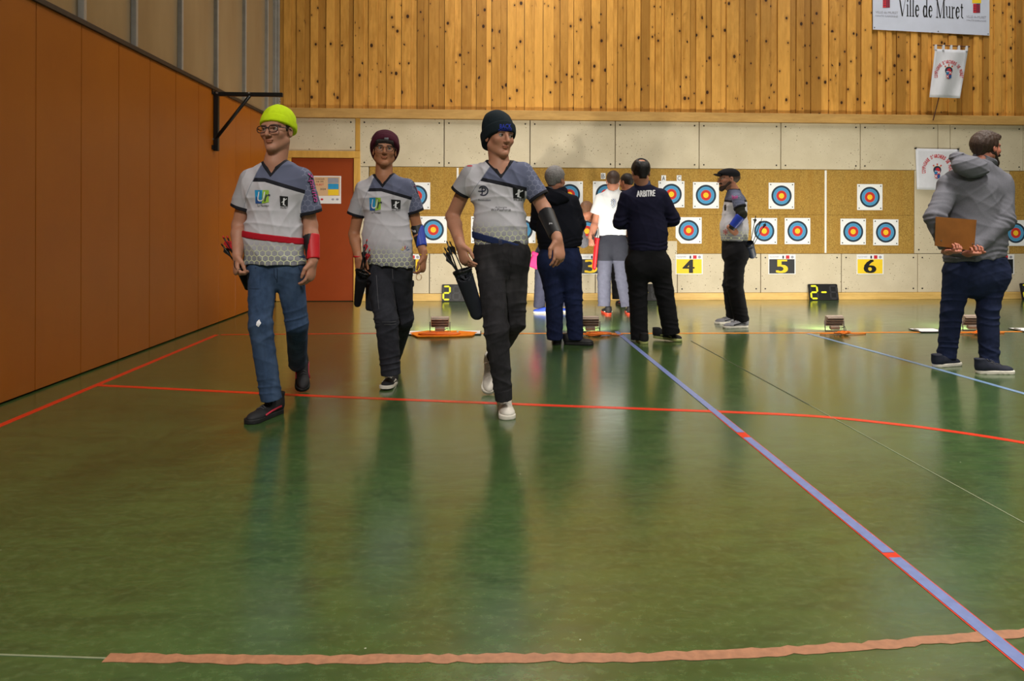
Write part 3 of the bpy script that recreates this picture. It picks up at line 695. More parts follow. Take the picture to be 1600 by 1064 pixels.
# ------------------------------------------------------------------ banner, pennant, club flag
Yb = YB - 0.045
e = empty('town_banner', tuple(W(1455, 55, Yb))); tag(e, 'large white town banner with black serif name high on the boards', 'banner')
bc = [(1363.5, -60), (1546, -58), (1546, 55.5), (1364, 46)]
M['vinyl'] = plain('banner_vinyl', (206, 212, 232), 0.45, var=0.04, scale=4)
poly_slab('sheet', [W(x, y, Yb) for x, y in bc][::-1], 0.004, (0, 1, 0), M['vinyl'], e)
def serif_text(x0, x1, base, cap, drop):
    """'Ville de Muret' in thick and thin strokes with serifs; base line height, cap height, drop over the width"""
    K = {'V': (0.56, [((0.03, 0.72), (0.27, 0.0), 0.1), ((0.27, 0.0), (0.52, 0.72), 0.035)], [(-0.04, 0.15, 0.7), (0.42, 0.6, 0.7)], None),
         'i': (0.2, [((0.1, 0.0), (0.1, 0.47), 0.085)], [(0.01, 0.19, 0.0), (0.02, 0.1, 0.45)], 'dot'), 'l': (0.2, [((0.1, 0.0), (0.1, 0.76), 0.085)], [(0.01, 0.19, 0.0), (0.02, 0.1, 0.74)], None),
         'e': (0.38, [((0.08, 0.27), (0.33, 0.27), 0.035)], [], (0.19, 0.235, 0.15, 8, 325)), 'd': (0.42, [((0.34, 0.0), (0.34, 0.76), 0.085)], [(0.34, 0.43, 0.0), (0.26, 0.34, 0.74)], (0.19, 0.235, 0.15, 0, 360)),
         ' ': (0.2, [], [], None), 'M': (0.76, [((0.1, 0.0), (0.1, 0.72), 0.035), ((0.1, 0.72), (0.36, 0.0), 0.1), ((0.36, 0.0), (0.63, 0.72), 0.035), ((0.65, 0.0), (0.65, 0.72), 0.1)], [(0.0, 0.2, 0.0), (0.55, 0.75, 0.0), (0.0, 0.14, 0.7), (0.61, 0.75, 0.7)], None),
         'u': (0.44, [((0.1, 0.1), (0.1, 0.47), 0.085), ((0.34, 0.0), (0.34, 0.47), 0.085), ((0.1, 0.09), (0.2, 0.015), 0.06), ((0.2, 0.015), (0.34, 0.1), 0.04)], [(0.01, 0.1, 0.45), (0.25, 0.34, 0.45), (0.34, 0.43, 0.0)], None),
         'r': (0.3, [((0.1, 0.0), (0.1, 0.47), 0.085), ((0.1, 0.33), (0.2, 0.45), 0.04), ((0.2, 0.44), (0.28, 0.42), 0.075)], [(0.01, 0.2, 0.0), (0.02, 0.1, 0.45)], None), 't': (0.26, [((0.12, 0.06), (0.12, 0.6), 0.08), ((0.12, 0.06), (0.24, 0.03), 0.045)], [(0.02, 0.24, 0.44)], None)}
    word = 'Ville de Muret'; tot = sum(K[c][0] for c in word) + 0.03 * len(word); parts = []; x = 0.0
    for c in word:
        w, st, sf, ex = K[c]; v, f = [], []
        def add(q): o_ = len(v); v.extend(q); f.append(tuple(range(o_, o_ + len(q))))
        for (ax, ay), (bx, by_), t in st:
            h_ = t / 2; add([(ax - h_, ay), (bx - h_, by_), (bx + h_, by_), (ax + h_, ay)] if abs(by_ - ay) > abs(bx - ax) * 0.6 else [(ax, ay - h_), (bx, by_ - h_), (bx, by_ + h_), (ax, ay + h_)])
        for a_, b_, y_ in sf: add([(a_, y_), (b_, y_), (b_, y_ + 0.03), (a_, y_ + 0.03)])
        if ex == 'dot': add([(0.1 + 0.055 * math.cos(k * 0.785), 0.63 + 0.055 * math.sin(k * 0.785)) for k in range(8)])
        elif ex:
            cx_, cy_, r_, a0, a1 = ex; n = 18
            for k in range(n):
                q = []
                for kk, order in ((k, (1, 0)), (k + 1, (0, 1))):
                    t_ = math.radians(a0 + (a1 - a0) * kk / n); thick = 0.035 + 0.055 * max(0, -math.cos(t_)) + 0.02 * abs(math.cos(t_)); ro, ri = 1.0, 1 - thick / r_
                    pp = [(cx_ + r_ * 1.1 * ri * math.cos(t_), cy_ + 0.25 * ri * math.sin(t_)), (cx_ + r_ * 1.1 * math.cos(t_), cy_ + 0.25 * math.sin(t_))]; q += [pp[order[0]], pp[order[1]]]
                add(q)
        parts.append(([(x0 + (x + p[0]) / tot * (x1 - x0), base - p[1] / 0.72 * cap + drop * (x + p[0]) / tot) for p in v], f)); x += w + 0.03
    return join_data(parts)
flat_print('lettering', serif_text(1405, 1506, 25, 28, 4.5), Yb - 0.003, M['ink'], e)
for x, y0 in ((1385, -8), (1526, 0)):
    flat_print('crest', quad_px(x - 5.5, y0 + 6, x + 5.5, y0 + 20), Yb - 0.003, M['navyp'], e); flat_print('crest', quad_px(x - 5.5, y0 + 6, x, y0 + 20), Yb - 0.0035, M['redp'], e)
    for k in range(3): flat_print('crest', quad_px(x + 1 + k * 1.6, y0 + 7, x + 1.6 + k * 1.6, y0 + 20), Yb - 0.004, M['redp'], e); flat_print('crest', quad_px(x - 5, y0 + 9 + k * 3.5, x - 0.5, y0 + 9.8 + k * 3.5), Yb - 0.0042, M['navyp'], e)
    flat_print('crest', quad_px(x - 7, y0 - 2, x + 7, y0 + 5), Yb - 0.003, M['yellow'], e)
for x0, x1, y in ((1368, 1403, 17), (1510, 1541, 24)):
    flat_print('lettering', text_px('VILLE de MURET', x0, y, x1, y + 3.6, dy=1.5), Yb - 0.003, M['greyp'], e); flat_print('lettering', text_px('HAUTE GARONNE', x0, y + 6, x1, y + 8.6, dy=1.5), Yb - 0.003, M['greyp'], e)
for x, y in ((1366.5, 43), (1466, 49), (1544, 53)): flat_print('eyelet', disc_px(x, y, 0.9, 10), Yb - 0.003, M['ink'], e)
def emblem(cx, cy, s, Y, par, lay, sq=1.0):
    """club badge: three arrows, round shield and quartered arms"""
    pr = lambda vf, m_, k: lay('emblem', vf, m_, k)
    for a in (50, 90, 130):
        c_, s_ = math.cos(math.radians(a)), math.sin(math.radians(a)); w = 0.045 * s
        pr(([(cx + c_ * 0.5 * s + s_ * w, cy - s_ * 0.5 * s + c_ * w), (cx + c_ * 0.5 * s - s_ * w, cy - s_ * 0.5 * s - c_ * w), (cx + c_ * 0.95 * s - s_ * w, cy - s_ * 0.95 * s - c_ * w), (cx + c_ * 0.95 * s + s_ * w, cy - s_ * 0.95 * s + c_ * w)], [(0, 1, 2, 3)]), 'yellow', 1)
        pr(([(cx + c_ * 0.78 * s + s_ * w * 2.2, cy - s_ * 0.78 * s + c_ * w * 2.2), (cx + c_ * 0.78 * s - s_ * w * 2.2, cy - s_ * 0.78 * s - c_ * w * 2.2), (cx + c_ * s - s_ * w * 2.4, cy - s_ * s - c_ * w * 2.4), (cx + c_ * s + s_ * w * 2.4, cy - s_ * s + c_ * w * 2.4)], [(0, 1, 2, 3)]), 'redp', 2)
    pr(disc_px(cx, cy, 0.62 * s), 'ink', 2); pr(disc_px(cx, cy, 0.56 * s), 'navyp', 3); pr(disc_px(cx + 0.06 * s, cy, 0.34 * s), 'redp', 4)
    x0, x1, y0, y1, ym = cx - 0.42 * s, cx + 0.45 * s, cy + 0.05 * s, cy + 1.4 * s, cy + 0.7 * s; xm = (x0 + x1) / 2
    pr(([(x0, ym), (x0, y1 - 0.2 * s), (xm, y1), (xm, ym)], [(0, 1, 2, 3)]), 'redp', 5); pr(([(xm, ym), (xm, y1), (x1, y1 - 0.2 * s), (x1, ym)], [(0, 1, 2, 3)]), 'bluep', 5)
    pr(quad_px(x0, y0, xm, ym), 'bluep', 5); pr(quad_px(xm, y0, x1, ym), 'redp', 5)
    for k in range(3):
        pr(quad_px(x0, y0 + (0.1 + k * 0.2) * s, xm, y0 + (0.19 + k * 0.2) * s), 'cyanp' if k else 'whitep', 6)
    for qx, qy in ((xm + 0.22 * s, y0 + 0.33 * s), (x0 + 0.21 * s, ym + 0.3 * s)):
        w = 0.07 * s
        for sg in (1, -1):
            pr(([(qx - 0.18 * s, qy - sg * 0.18 * s - w), (qx - 0.18 * s, qy - sg * 0.18 * s + w), (qx + 0.18 * s, qy + sg * 0.18 * s + w), (qx + 0.18 * s, qy + sg * 0.18 * s - w)], [(0, 1, 2, 3)]), 'whitep', 6 + (sg > 0))
# pennant: a cloth hung by loops from a rod on a leaning pole
Yp = YB - 0.2
e = empty('club_pennant', tuple(W(1458, 188, YB - 0.1))); tag(e, 'small white archery pennant hung by loops from a leaning pole', 'flag')
M['flagcloth'] = cloth('flag_cloth', (214, 216, 226), 0.05, 8)
def cloth_grid(name, cor, Y, n, amp, mat, parent, th=0.004, fx=2.5):
    """cor: TL, TR, BR, BL in picture points"""
    def at(u, v):
        a = (cor[0][0] * (1 - u) + cor[1][0] * u, cor[0][1] * (1 - u) + cor[1][1] * u); b = (cor[3][0] * (1 - u) + cor[2][0] * u, cor[3][1] * (1 - u) + cor[2][1] * u)
        return a[0] * (1 - v) + b[0] * v, a[1] * (1 - v) + b[1] * v
    vs = []; dep = lambda u, v: amp * (0.3 + v) * math.sin(fx * math.pi * (u + 0.25 * v)) + amp * 0.4 * math.sin(7 * u + 3 * v)
    for s_ in (0, 1):
        for j in range(n + 1):
            for i in range(n + 1):
                u, v = i / n, j / n; vs.append(W(*at(u, v), Y + dep(u, v) + s_ * th))
    f = []; m = (n + 1) * (n + 1)
    for j in range(n):
        for i in range(n):
            a = j * (n + 1) + i; f += [(a, a + n + 1, a + n + 2, a + 1), (m + a, m + a + 1, m + a + n + 2, m + a + n + 1)]
    rim = [i for i in range(n + 1)] + [j * (n + 1) + n for j in range(1, n + 1)] + [n * (n + 1) + i for i in range(n - 1, -1, -1)] + [j * (n + 1) for j in range(n - 1, 0, -1)]
    for a, b in zip(rim, rim[1:] + rim[:1]): f.append((a, b, m + b, m + a))
    o = obj(name, mesh(name, vs, f, True), mat, parent); return o, vs, f
fo, fv, ff = cloth_grid('cloth', [(1461, 76.5), (1512.5, 78.5), (1500, 153.5), (1452, 152)], Yp, 14, 0.018, M['flagcloth'], e)
def on_surface(bvh, eps=0.002):
    o_ = Vector((0, 0, CAMH))
    def fn(x, y):
        d = pdir(x, y).normalized(); h = bvh.ray_cast(o_, d, 40)
        return None if h[0] is None else h[0] - d * eps
    return fn
def sub_print(vf, size):
    """split big faces so that a print can follow a curved cloth"""
    v, f = vf; bm = bmesh.new(); vv = [bm.verts.new((x, y, 0)) for x, y in v]
    for q in f:
        try: bm.faces.new([vv[i] for i in q])
        except ValueError: pass
    bmesh.ops.triangulate(bm, faces=bm.faces[:])
    for _ in range(4):
        big = [e_ for e_ in bm.edges if e_.calc_length() > size]
        if not big: break
        bmesh.ops.subdivide_edges(bm, edges=big, cuts=1); bmesh.ops.triangulate(bm, faces=[q for q in bm.faces if len(q.verts) > 3])
    bm.verts.index_update(); out = ([(p.co.x, p.co.y) for p in bm.verts], [tuple(p.index for p in q.verts) for q in bm.faces]); bm.free(); return out
def decal(name, vf, bvh, mat, parent, eps=0.002, size=3.0):
    v, f = sub_print(vf, size); fn = on_surface(bvh, eps); P = [fn(x, y) for x, y in v]
    f = [q for q in f if all(P[i] is not None for i in q)]
    if f:                                           # drop faces torn across a depth edge
        f = [q for q in f if max(P[i].y for i in q) - min(P[i].y for i in q) < 0.12]
    if not f: return None
    return obj(name, mesh(name, [p or Vector((0, 0, 0)) for p in P] if all(p is not None for p in P) else [p if p is not None else next(x for x in P if x is not None) for p in P], f), M[mat] if isinstance(mat, str) else mat, parent)
bv = BVHTree.FromPolygons(fv, ff)
emblem(1482.5, 110, 9.5, Yp, e, lambda n_, vf, m_, k: decal(n_, vf, bv, m_, fo, 0.002 + 0.0012 * k))
for dx_ in (-0.25, 0.25): decal('lettering', arc_text("COMPAGNIE D'ARCHERS DE MURET", 1482.5 + dx_, 117.5, 17.5, 188, -8, 5.2, 1.75, 1.06), bv, 'redp', fo, 0.0045 + dx_ * 0.002)
rp = [W(1458, 70.5, Yp + 0.01), W(1515, 73, Yp + 0.01)]; M['rod'] = plain('rod_wood', (92, 52, 36), 0.5)
tube('crossbar', rp, 0.008, M['rod'], e); tube('pole', [W(1458, 188, YB - 0.1), W(1470, 140, Yp + 0.06), W(1488, 71, Yp + 0.03)], 0.008, M['rod'], e)
for i in range(5):
    u = 0.03 + i * 0.235; x = 1461 + u * 51.5; y = 71 + u * 2.2
    a = W(x - 1.5, y - 1.5, Yp - 0.004); b = W(x + 1.5, y + 6.5, Yp - 0.004); box('loop', (a.x, Yp - 0.006, b.z), (b.x, Yp + 0.022, a.z), M['flagcloth'], e, 0.002)
Yg = YB - 0.075
e2 = empty('club_flag', tuple(W(1464, 297, Yg))); tag(e2, 'square white archery club flag pinned up beside the grey hoodie man', 'flag')
g2, gv, gf = cloth_grid('cloth', [(1430.5, 232), (1499, 233.5), (1499, 298), (1432.5, 296)], Yg, 14, 0.006, M['flagcloth'], e2)
bv2 = BVHTree.FromPolygons(gv, gf)
emblem(1464.5, 265.5, 10.0, Yg, e2, lambda n_, vf, m_, k: decal(n_, vf, bv2, m_, g2, 0.002 + 0.0012 * k))
for dx_ in (-0.3, 0.3): decal('lettering', arc_text("COMPAGNIE D'ARCHERS DE MURET", 1464.5 + dx_, 266, 18.5, 190, -10, 5.8, 1.95, 1.05), bv2, 'redp', g2, 0.0045 + dx_ * 0.002)
for x, y in ((1431.5, 231.5), (1498, 233)): q = W(x, y, Yg - 0.01); obj('pin', mesh('pin', *disc_data((q.x, Yg - 0.01, q.z), 0.012, (0, 1, 0), 8, 0.03)), M['dark'], e2)
# ------------------------------------------------------------------ score boards against the wall
SEG = {'2': 'abged', '-': 'g', '1': 'bc', '8': 'abcdefg', ' ': ''}
M['board_black'] = plain('score_board_black', (22, 22, 24), 0.4, var=0.08); M['seg_y'] = plain('segment_yellow', (228, 226, 40), 0.5, var=0.02); M['seg_k'] = plain('segment_dark', (44, 44, 48), 0.4, var=0.05)
def score_board(x0, x1, y0, y1, chars, lab):
    zb0 = 0.0; a = G((x0 + x1) / 2, y1); Yf = min(a.y, YB - 0.13); A, B = W(x0 + 2.0, y1, Yf), W(x1, y1, Yf); w = B.x - A.x; h = (y1 - y0) * Yf / F_PX
    e = empty('score_board', ((A.x + B.x) / 2, Yf, 0)); tag(e, lab, 'score board', 'flip score boards on the floor'); tilt = math.atan2(0.06, h)
    e.rotation_euler = (-tilt, 0, 0)
    def part(name, me, mat): o = bpy.data.objects.new(name, me); C.objects.link(o); me.materials.append(mat); o.parent = e; return o
    part('case', box_me('case', (-w / 2, 0, 0.0), (w / 2, 0.035, h), 0.008, 2), M['board_black'])
    part('foot', box_me('foot', (-w / 2 + 0.02, -0.01, 0), (w / 2 - 0.02, 0.05, 0.012), 0.002), M['board_black'])
    cw = w / 3; dh = h * 0.76; dw = cw * 0.66; t = 0.026
    for i, c in enumerate(chars):
        cx, cz = -w / 2 + cw * (i + 0.5), h / 2
        segs = {'a': (0, dh / 2, 1), 'g': (0, 0, 1), 'd': (0, -dh / 2, 1), 'f': (-dw / 2, dh / 4, 0), 'b': (dw / 2, dh / 4, 0), 'e': (-dw / 2, -dh / 4, 0), 'c': (dw / 2, -dh / 4, 0)}
        for s_, (sx, sz, hor) in segs.items():
            if c == '-' and s_ != 'g': continue
            L = (dw if hor else dh / 2) / 2 - 0.004; q = [(-L, 0), (-L + t / 2, t / 2), (L - t / 2, t / 2), (L, 0), (L - t / 2, -t / 2), (-L + t / 2, -t / 2)]
            if not hor: q = [(b, a) for a, b in q][::-1]
            on = s_ in SEG[c]; v = [(cx + sx + a, -0.002, cz + sz + b) for a, b in q] + [(cx + sx + a, 0.002, cz + sz + b) for a, b in q]
            part('segment', mesh('segment', v, [tuple(range(6))[::-1], tuple(range(6, 12))] + [(k, (k + 1) % 6, 6 + (k + 1) % 6, 6 + k) for k in range(6)]), M['seg_y' if on else 'seg_k'])
score_board(688, 736, 443, 470, '2 1', 'score board between the maroon hat archer and the hip quiver')
score_board(984, 1032, 443, 470, '2-1', 'score board half hidden by the legs of the navy jacket referee')
score_board(1264, 1311.5, 443, 469.3, '2- ', 'black score board reading 2 dash between lanes 5 and 6')
score_board(1597, 1644, 441, 469, '2- ', 'score board cut off by the right picture edge')
# ------------------------------------------------------------------ flood lights, cables, papers on the floor
M['lampgrey'] = plain('lamp_housing', (176, 158, 144), 0.45, 0.0, var=0.1); M['lampdark'] = plain('lamp_fin', (112, 98, 90), 0.5, 0.0, var=0.1); M['led'] = emis('led_glass', (1.0, 0.96, 0.88), 6.0); M['cable'] = plain('orange_cable', (236, 120, 22), 0.5, var=0.1)
def flood(px, py, power, lab):
    b = G(px, py); w, h = 0.185, 0.105; zc_ = 0.115
    e = empty('flood_light', (b.x, b.y, 0)); tag(e, lab, 'flood light', 'flood lights facing the targets')
    R = Matrix.Translation((b.x, b.y, zc_)) @ Matrix.Rotation(math.radians(18), 4, 'X')
    def part(name, lo, hi, mat, bev=0.004):
        me = box_me(name, lo, hi, bev); me.transform(R); return obj(name, me, mat, e)
    part('housing', (-w / 2, -0.012, -h / 2), (w / 2, 0.03, h / 2), M['lampgrey'])
    for i in range(7): z = -h / 2 + 0.012 + i * (h - 0.024) / 6; part('fin', (-w / 2 + 0.006, -0.03, z - 0.003), (w / 2 - 0.006, -0.012, z + 0.003), M['lampdark' if i % 2 else 'lampgrey'], 0.0)
    part('lens', (-w / 2 + 0.012, 0.03, -h / 2 + 0.012), (w / 2 - 0.012, 0.034, h / 2 - 0.012), M['led'], 0.0)
    part('driver', (-0.05, -0.05, -h / 2 - 0.03), (0.05, -0.01, -h / 2 + 0.006), M['lampgrey'])
    pts = [(b.x - w / 2 - 0.01, b.y, zc_), (b.x - w / 2 - 0.01, b.y - 0.01, 0.008), (b.x + w / 2 + 0.01, b.y - 0.01, 0.008), (b.x + w / 2 + 0.01, b.y, zc_)]
    tube('stand', pts, 0.007, M['lampdark'], e, 6)
    cab = [(b.x + 0.05, b.y - 0.05, 0.045), (b.x + 0.085, b.y - 0.06, 0.06), (b.x + 0.09, b.y - 0.07, 0.02), (b.x + 0.04, b.y - 0.09, 0.006), (b.x - 0.03, b.y - 0.08, 0.006)]
    tube('lead', cab, 0.004, M['black'], e, 6)
    l = area('flood_beam', (0, 0, 0), 0.15, power, (1.0, 0.93, 0.80), size_y=0.08, spread=math.radians(165)); l.parent = e
    l.matrix_parent_inverse = pinv(e); l.location = R @ Vector((0, 0.04, 0)); l.rotation_euler = (math.radians(90 + 18), 0, 0)
FP = 42
for a in ((687.5, 520.5, FP, 'flood light on the floor between the maroon and dark hat archers'), (922, 519.5, FP, 'flood light half hidden by the blue jeans of the grey haired man'), (1303.5, 518, FP, 'flood light standing alone below lanes 5 and 6'), (1518, 517, FP, 'flood light seen between the legs of the grey hoodie man')): flood(*a)
def cable(px, py, w, n, lab, seed):
    rs = random.Random(seed); c = G(px, py); pts = []
    for i in range(n * 10):
        t = i / 10 * 2 * math.pi; k = i / (n * 10); pts.append((c.x + w * (0.75 + 0.25 * rs.random()) * math.cos(t) * (0.6 + 0.4 * math.sin(3.1 * k + seed)), c.y - 0.16 + 0.07 * math.sin(t * 1.03) * (0.6 + 0.4 * rs.random()), 0.008 + 0.028 * abs(math.sin(k * 9)) * (0.5 + 0.5 * rs.random())))
    pts = [(c.x + w * 1.3, c.y - 0.12, 0.007), (c.x + w * 1.1, c.y - 0.14, 0.007)] + pts + [(c.x - w * 1.1, c.y - 0.14, 0.007), (c.x - w * 1.2, c.y - 0.12, 0.007)]
    P = [Vector(p) for p in pts]; out = []
    for i in range(len(P) - 1):
        out += [P[i], P[i].lerp(P[i + 1], 0.5)]
    for _ in range(2): out = [out[0]] + [(out[i - 1] + out[i] * 2 + out[i + 1]) / 4 for i in range(1, len(out) - 1)] + [out[-1]]
    tag(tube('extension_cable', out, 0.006, M['cable'], None, 6), lab, 'cable', 'orange cables by the flood lights')
cable(690, 521, 0.26, 9, 'orange cable heap by the flood light behind the dark beanie archer', 1); cable(930, 521, 0.2, 7, 'orange cable heap beside the grey haired man', 2); cable(1305, 519.5, 0.2, 6, 'orange cable heap in front of the lone flood light', 3); cable(1515, 518.5, 0.22, 7, 'orange cable heap behind the legs of the grey hoodie man', 4)
M['mat_orange'] = cloth('orange_cloth', (236, 132, 30), 0.12, 14)
q = [G(x, y) for x, y in ((640, 522), (668, 518.5), (712, 518.5), (746, 521), (738, 526), (700, 527.5), (652, 528))]
tag(poly_slab('floor_cloth', [p + Vector((0, 0, 0.003)) for p in q], 0.012, (0, 0, 1), M['mat_orange']), 'orange cloth sheet lying under the flood light near the hip quiver', 'cloth')
def clipboard(x0, x1, y, lab):
    a, b = G(x0, y), G(x1, y); e = empty('score_clipboard', ((a.x + b.x) / 2, a.y, 0)); tag(e, lab, 'clipboard', 'score sheets on the floor')
    box('board', (a.x, a.y - 0.11, 0.004), (b.x, a.y + 0.11, 0.01), M['black'], e, 0.002); box('sheet', (a.x + 0.01, a.y - 0.1, 0.0105), (b.x - 0.01, a.y + 0.1, 0.014), M['paper'], e); box('clip', (a.x + 0.01, a.y - 0.04, 0.0145), (a.x + 0.03, a.y + 0.04, 0.022), M['chrome'], e, 0.002)
clipboard(626, 664, 521.5, 'white score sheet on the floor beside the cargo trousers'); clipboard(712, 752, 521, 'white score sheet right of the flood light behind the hip quiver'); clipboard(1429, 1470, 517.5, 'white score sheet on the floor left of the grey hoodie man'); clipboard(1587, 1630, 516.5, 'white score sheet cut by the right picture edge')
# ------------------------------------------------------------------ clothing builders
M['skin'] = skin_mat()
def jersey_mat(name, dark=(94, 99, 124), base=(196, 194, 202), hexlow=True):
    t = NT(name).set(0.75, 0, 0.25); A = {k: t.attr(k) for k in ('collar', 'yk', 'rag', 'slR', 'slL', 'cuff', 'lr', 'lu', 'low')}
    gt = lambda a, v: t.math('GREATER_THAN', a, v); lt = lambda a, v: t.math('LESS_THAN', a, v); AND = lambda a, b: t.math('MULTIPLY', a, b)
    # honeycomb lines
    cv = t.n('ShaderNodeCombineXYZ'); t.l(A['lr'], cv.inputs[0]); t.l(A['lu'], cv.inputs[1]); p = t.vmath('MULTIPLY', cv.outputs[0], (1 / 0.034, 1 / 0.034, 0)); S3 = math.sqrt(3)
    p = t.vmath('ADD', p, (100.0, 100 * S3, 0.5))
    def cell(off):
        q = t.vmath('MODULO', t.vmath('ADD', p, off), (1.0, S3, 1.0)); return t.vmath('SUBTRACT', q, (0.5, S3 / 2, 0.5))
    a, b = cell((0, 0, 0)), cell((0.5, S3 / 2, 0)); la, lb = t.vmath('LENGTH', a), t.vmath('LENGTH', b)
    mv = t.n('ShaderNodeMix', data_type='VECTOR'); t.l(lt(lb, 0.0), mv.inputs[0]); w = t.math('LESS_THAN', lb, la); t.l(w, mv.inputs[0]); t.l(a, mv.inputs[4]); t.l(b, mv.inputs[5])
    ab = t.vmath('ABSOLUTE', mv.outputs[1]); sx = t.n('ShaderNodeSeparateXYZ'); t.l(ab, sx.inputs[0])
    hx = t.math('MAXIMUM', sx.outputs[0], t.vmath('DOT_PRODUCT', ab, (0.5, S3 / 2, 0))); line = gt(hx, 0.44)
    n = t.noise(30, t.pos(), 3); c = t.mix(t.rng(n, 0.3, 0.7), tuple(v * 0.94 for v in lin(base)), lin(base))
    if hexlow:
        zone = t.rng(A['low'], 0.17, 0.02); c = t.mix(t.math('MULTIPLY', zone, 0.75), c, lin((92, 94, 102))); c = t.mix(AND(line, t.rng(A['low'], 0.15, 0.07)), c, lin((206, 210, 170)))
    sd = t.mix(t.math('MULTIPLY', line, 0.35), lin(dark), lin((160, 164, 186)))
    yoke = AND(gt(A['yk'], 0.0), gt(A['rag'], 0.0)); c = t.mix(yoke, c, lin(dark))
    c = t.mix(AND(AND(gt(A['yk'], -0.012), lt(A['yk'], 0.011)), gt(A['rag'], 0.0)), c, lin((26, 27, 36)))
    c = t.mix(gt(A['slR'], 0.0), c, sd); c = t.mix(gt(A['slL'], 0.0), c, lin(tuple(v * 0.86 for v in base)))
    c = t.mix(AND(gt(A['rag'], -0.004), lt(A['rag'], 0.0)), c, lin((150, 152, 166)))
    c = t.mix(lt(A['collar'], 0.017), c, lin((24, 25, 33))); c = t.mix(lt(A['cuff'], 0.02), c, lin((26, 26, 34)))
    t.col(c); t.bump(t.noise(500, t.pos(), 2), 0.15, 0.0015); return t.m
class Torso:
    """frame and volumes of an upper body given shoulders and hips (L, R as seen in the picture)"""
    def __init__(s, N, SL, SR, waist, hem, w, depth=0.62, shr=0.06):
        s.N, s.SL, s.SR, s.waist, s.hem = map(A3, (N, SL, SR, waist, hem)); s.w = w; s.depth = depth; s.shr = shr
        s.mid = (s.SL + s.SR) / 2; s.U = unit(s.mid - s.hem); S = s.SR - s.SL; s.S = unit(S - s.U * float(S @ s.U)); s.F = np.cross(s.S, s.U).astype(f32)
    def prims(s, g=0.0, low=True):
        w0, w1, w2 = s.w; fl = (s.F, s.depth)
        top = s.mid - s.U * (w0 * 0.42)
        p = [rc(top, s.waist, w0 + g, w1 + g, 0.02, fl)]
        if low: p.append(rc(s.waist, s.hem - s.U * 0.05, w1 + g, w2 + g, 0.05, fl))
        p += [rc(s.SL + s.S * 0.0, s.N - s.U * 0.03, s.shr + g, s.shr + 0.006 + g, 0.04), rc(s.SR, s.N - s.U * 0.03, s.shr + g, s.shr + 0.006 + g, 0.04),
              rc(s.SL - s.U * 0.07 + s.S * 0.03, s.SR - s.U * 0.07 - s.S * 0.03, s.shr * 1.3 + g, None, 0.05)]
        return p
    def loc(s, P): q = P - s.N; return q @ s.S, q @ s.F, q @ s.U
def vneck(T, drop, ang, nr):
    c, sn = math.cos(math.radians(ang)), math.sin(math.radians(ang))
    def fn(P):
        r, f, u = T.loc(P); wedge = np.maximum(np.abs(r) * c - (u + drop) * sn, 0.0 - f); hole = np.sqrt(r * r + (f + 0.0) ** 2) - nr; hole = np.maximum(hole, -(u + 0.02))
        return np.minimum(wedge, hole)
    return fn
def jersey(parent, T, slv, h, mat, drop=0.075, nr=0.066, hem_n=None, seed=1, yoke=(0.0, -0.10, 0.22), amp=0.011, back=False):
    """short sleeved team shirt; slv = [(shoulder, end, r0, r1)] left then right; yoke=(r knee, u level, slope)"""
    vn = vneck(T, drop, 38, nr); tp = T.prims(); sp = []
    for (a, b, r0, r1) in slv:
        d = unit(A3(b) - A3(a)); sp.append(rc(a, b + d * 0.03, r0, r1, 0.02, None, [(b, d)]))
    hn = A3(hem_n) if hem_n is not None else -T.U
    cuts = [half(T.hem, hn), cut(vn, 0.004)]
    for (a, b, r0, r1) in slv:
        d = unit(A3(b) - A3(a)); i0 = A3(b) - d * 0.01
        cuts.append(cut(rc(i0, A3(b) + d * 0.06, r1 - 0.012, r1 - 0.007)['ev'], 0.003))
    diag = unit(T.S * 0.6 + T.U * 0.8); wv = waves([diag * 9, T.S * 10 + T.U * 2, unit(T.S - T.U * 0.6) * 12, T.U * 11], amp, seed)
    def attrs(V):
        r, f, u = T.loc(V); dt = combine(tp, V); out = {}
        kx, lv, sl = yoke; g = np.where(r > kx, lv - (r - kx) * sl, lv - (r - kx) * 0.02); out['yk'] = (u - g) if not back else np.full(len(V), 1.0, f32)
        out['rag'] = np.where(f > -0.02, (r + 0.075) * 0.83 - (-u - 0.0) * -0.55 * -1 * 0 + (r * 0), r * 0 + 1)
        # raglan seam on the left: from the collar down to the armpit
        p0 = np.array([-nr * 0.9, 0.0]); pr_, _, pu_ = T.loc(T.SL[None]); p1 = np.array([float(pr_[0]) - 0.01, float(pu_[0]) - 0.11]); nn = np.array([-(p1 - p0)[1], (p1 - p0)[0]]); nn /= np.linalg.norm(nn)
        if nn[0] < 0: nn = -nn
        out['rag'] = (r - p0[0]) * nn[0] + (u - p0[1]) * nn[1]
        dl, dr_ = sp[0]['ev'](V), sp[1]['ev'](V); out['slR'] = np.minimum(dt - dr_ - 0.004, r * 9); out['slL'] = np.minimum(dt - dl - 0.004, -r * 9)
        cu = np.full(len(V), 1.0, f32)
        for (a, b, r0, r1), e_ in zip(slv, (dl, dr_)):
            d = unit(A3(b) - A3(a)); k = (A3(b) - V) @ d; cu = np.where((e_ < dt + 0.01) & (np.sqrt((((V - A3(b)) - ((V - A3(b)) @ d)[:, None] * d) ** 2).sum(1)) < r1 + 0.03), np.minimum(cu, k), cu)
        out['cuff'] = cu; out['collar'] = np.where(u > -drop - 0.05, vn(V), 1); out['lr'] = r; out['lu'] = u; out['low'] = -((V - T.hem) @ unit(hn)); return out
    o, V, Q = sdf_obj('jersey', tp + sp + cuts, h, mat, parent, lambda P: wv(P) * np.clip(0.25 + np.minimum(sp[0]['ev'](P), sp[1]['ev'](P)) / 0.05, 0.25, 1), amp * 1.5, attrs)
    return o, BVHTree.FromPolygons(V.tolist(), Q.tolist())
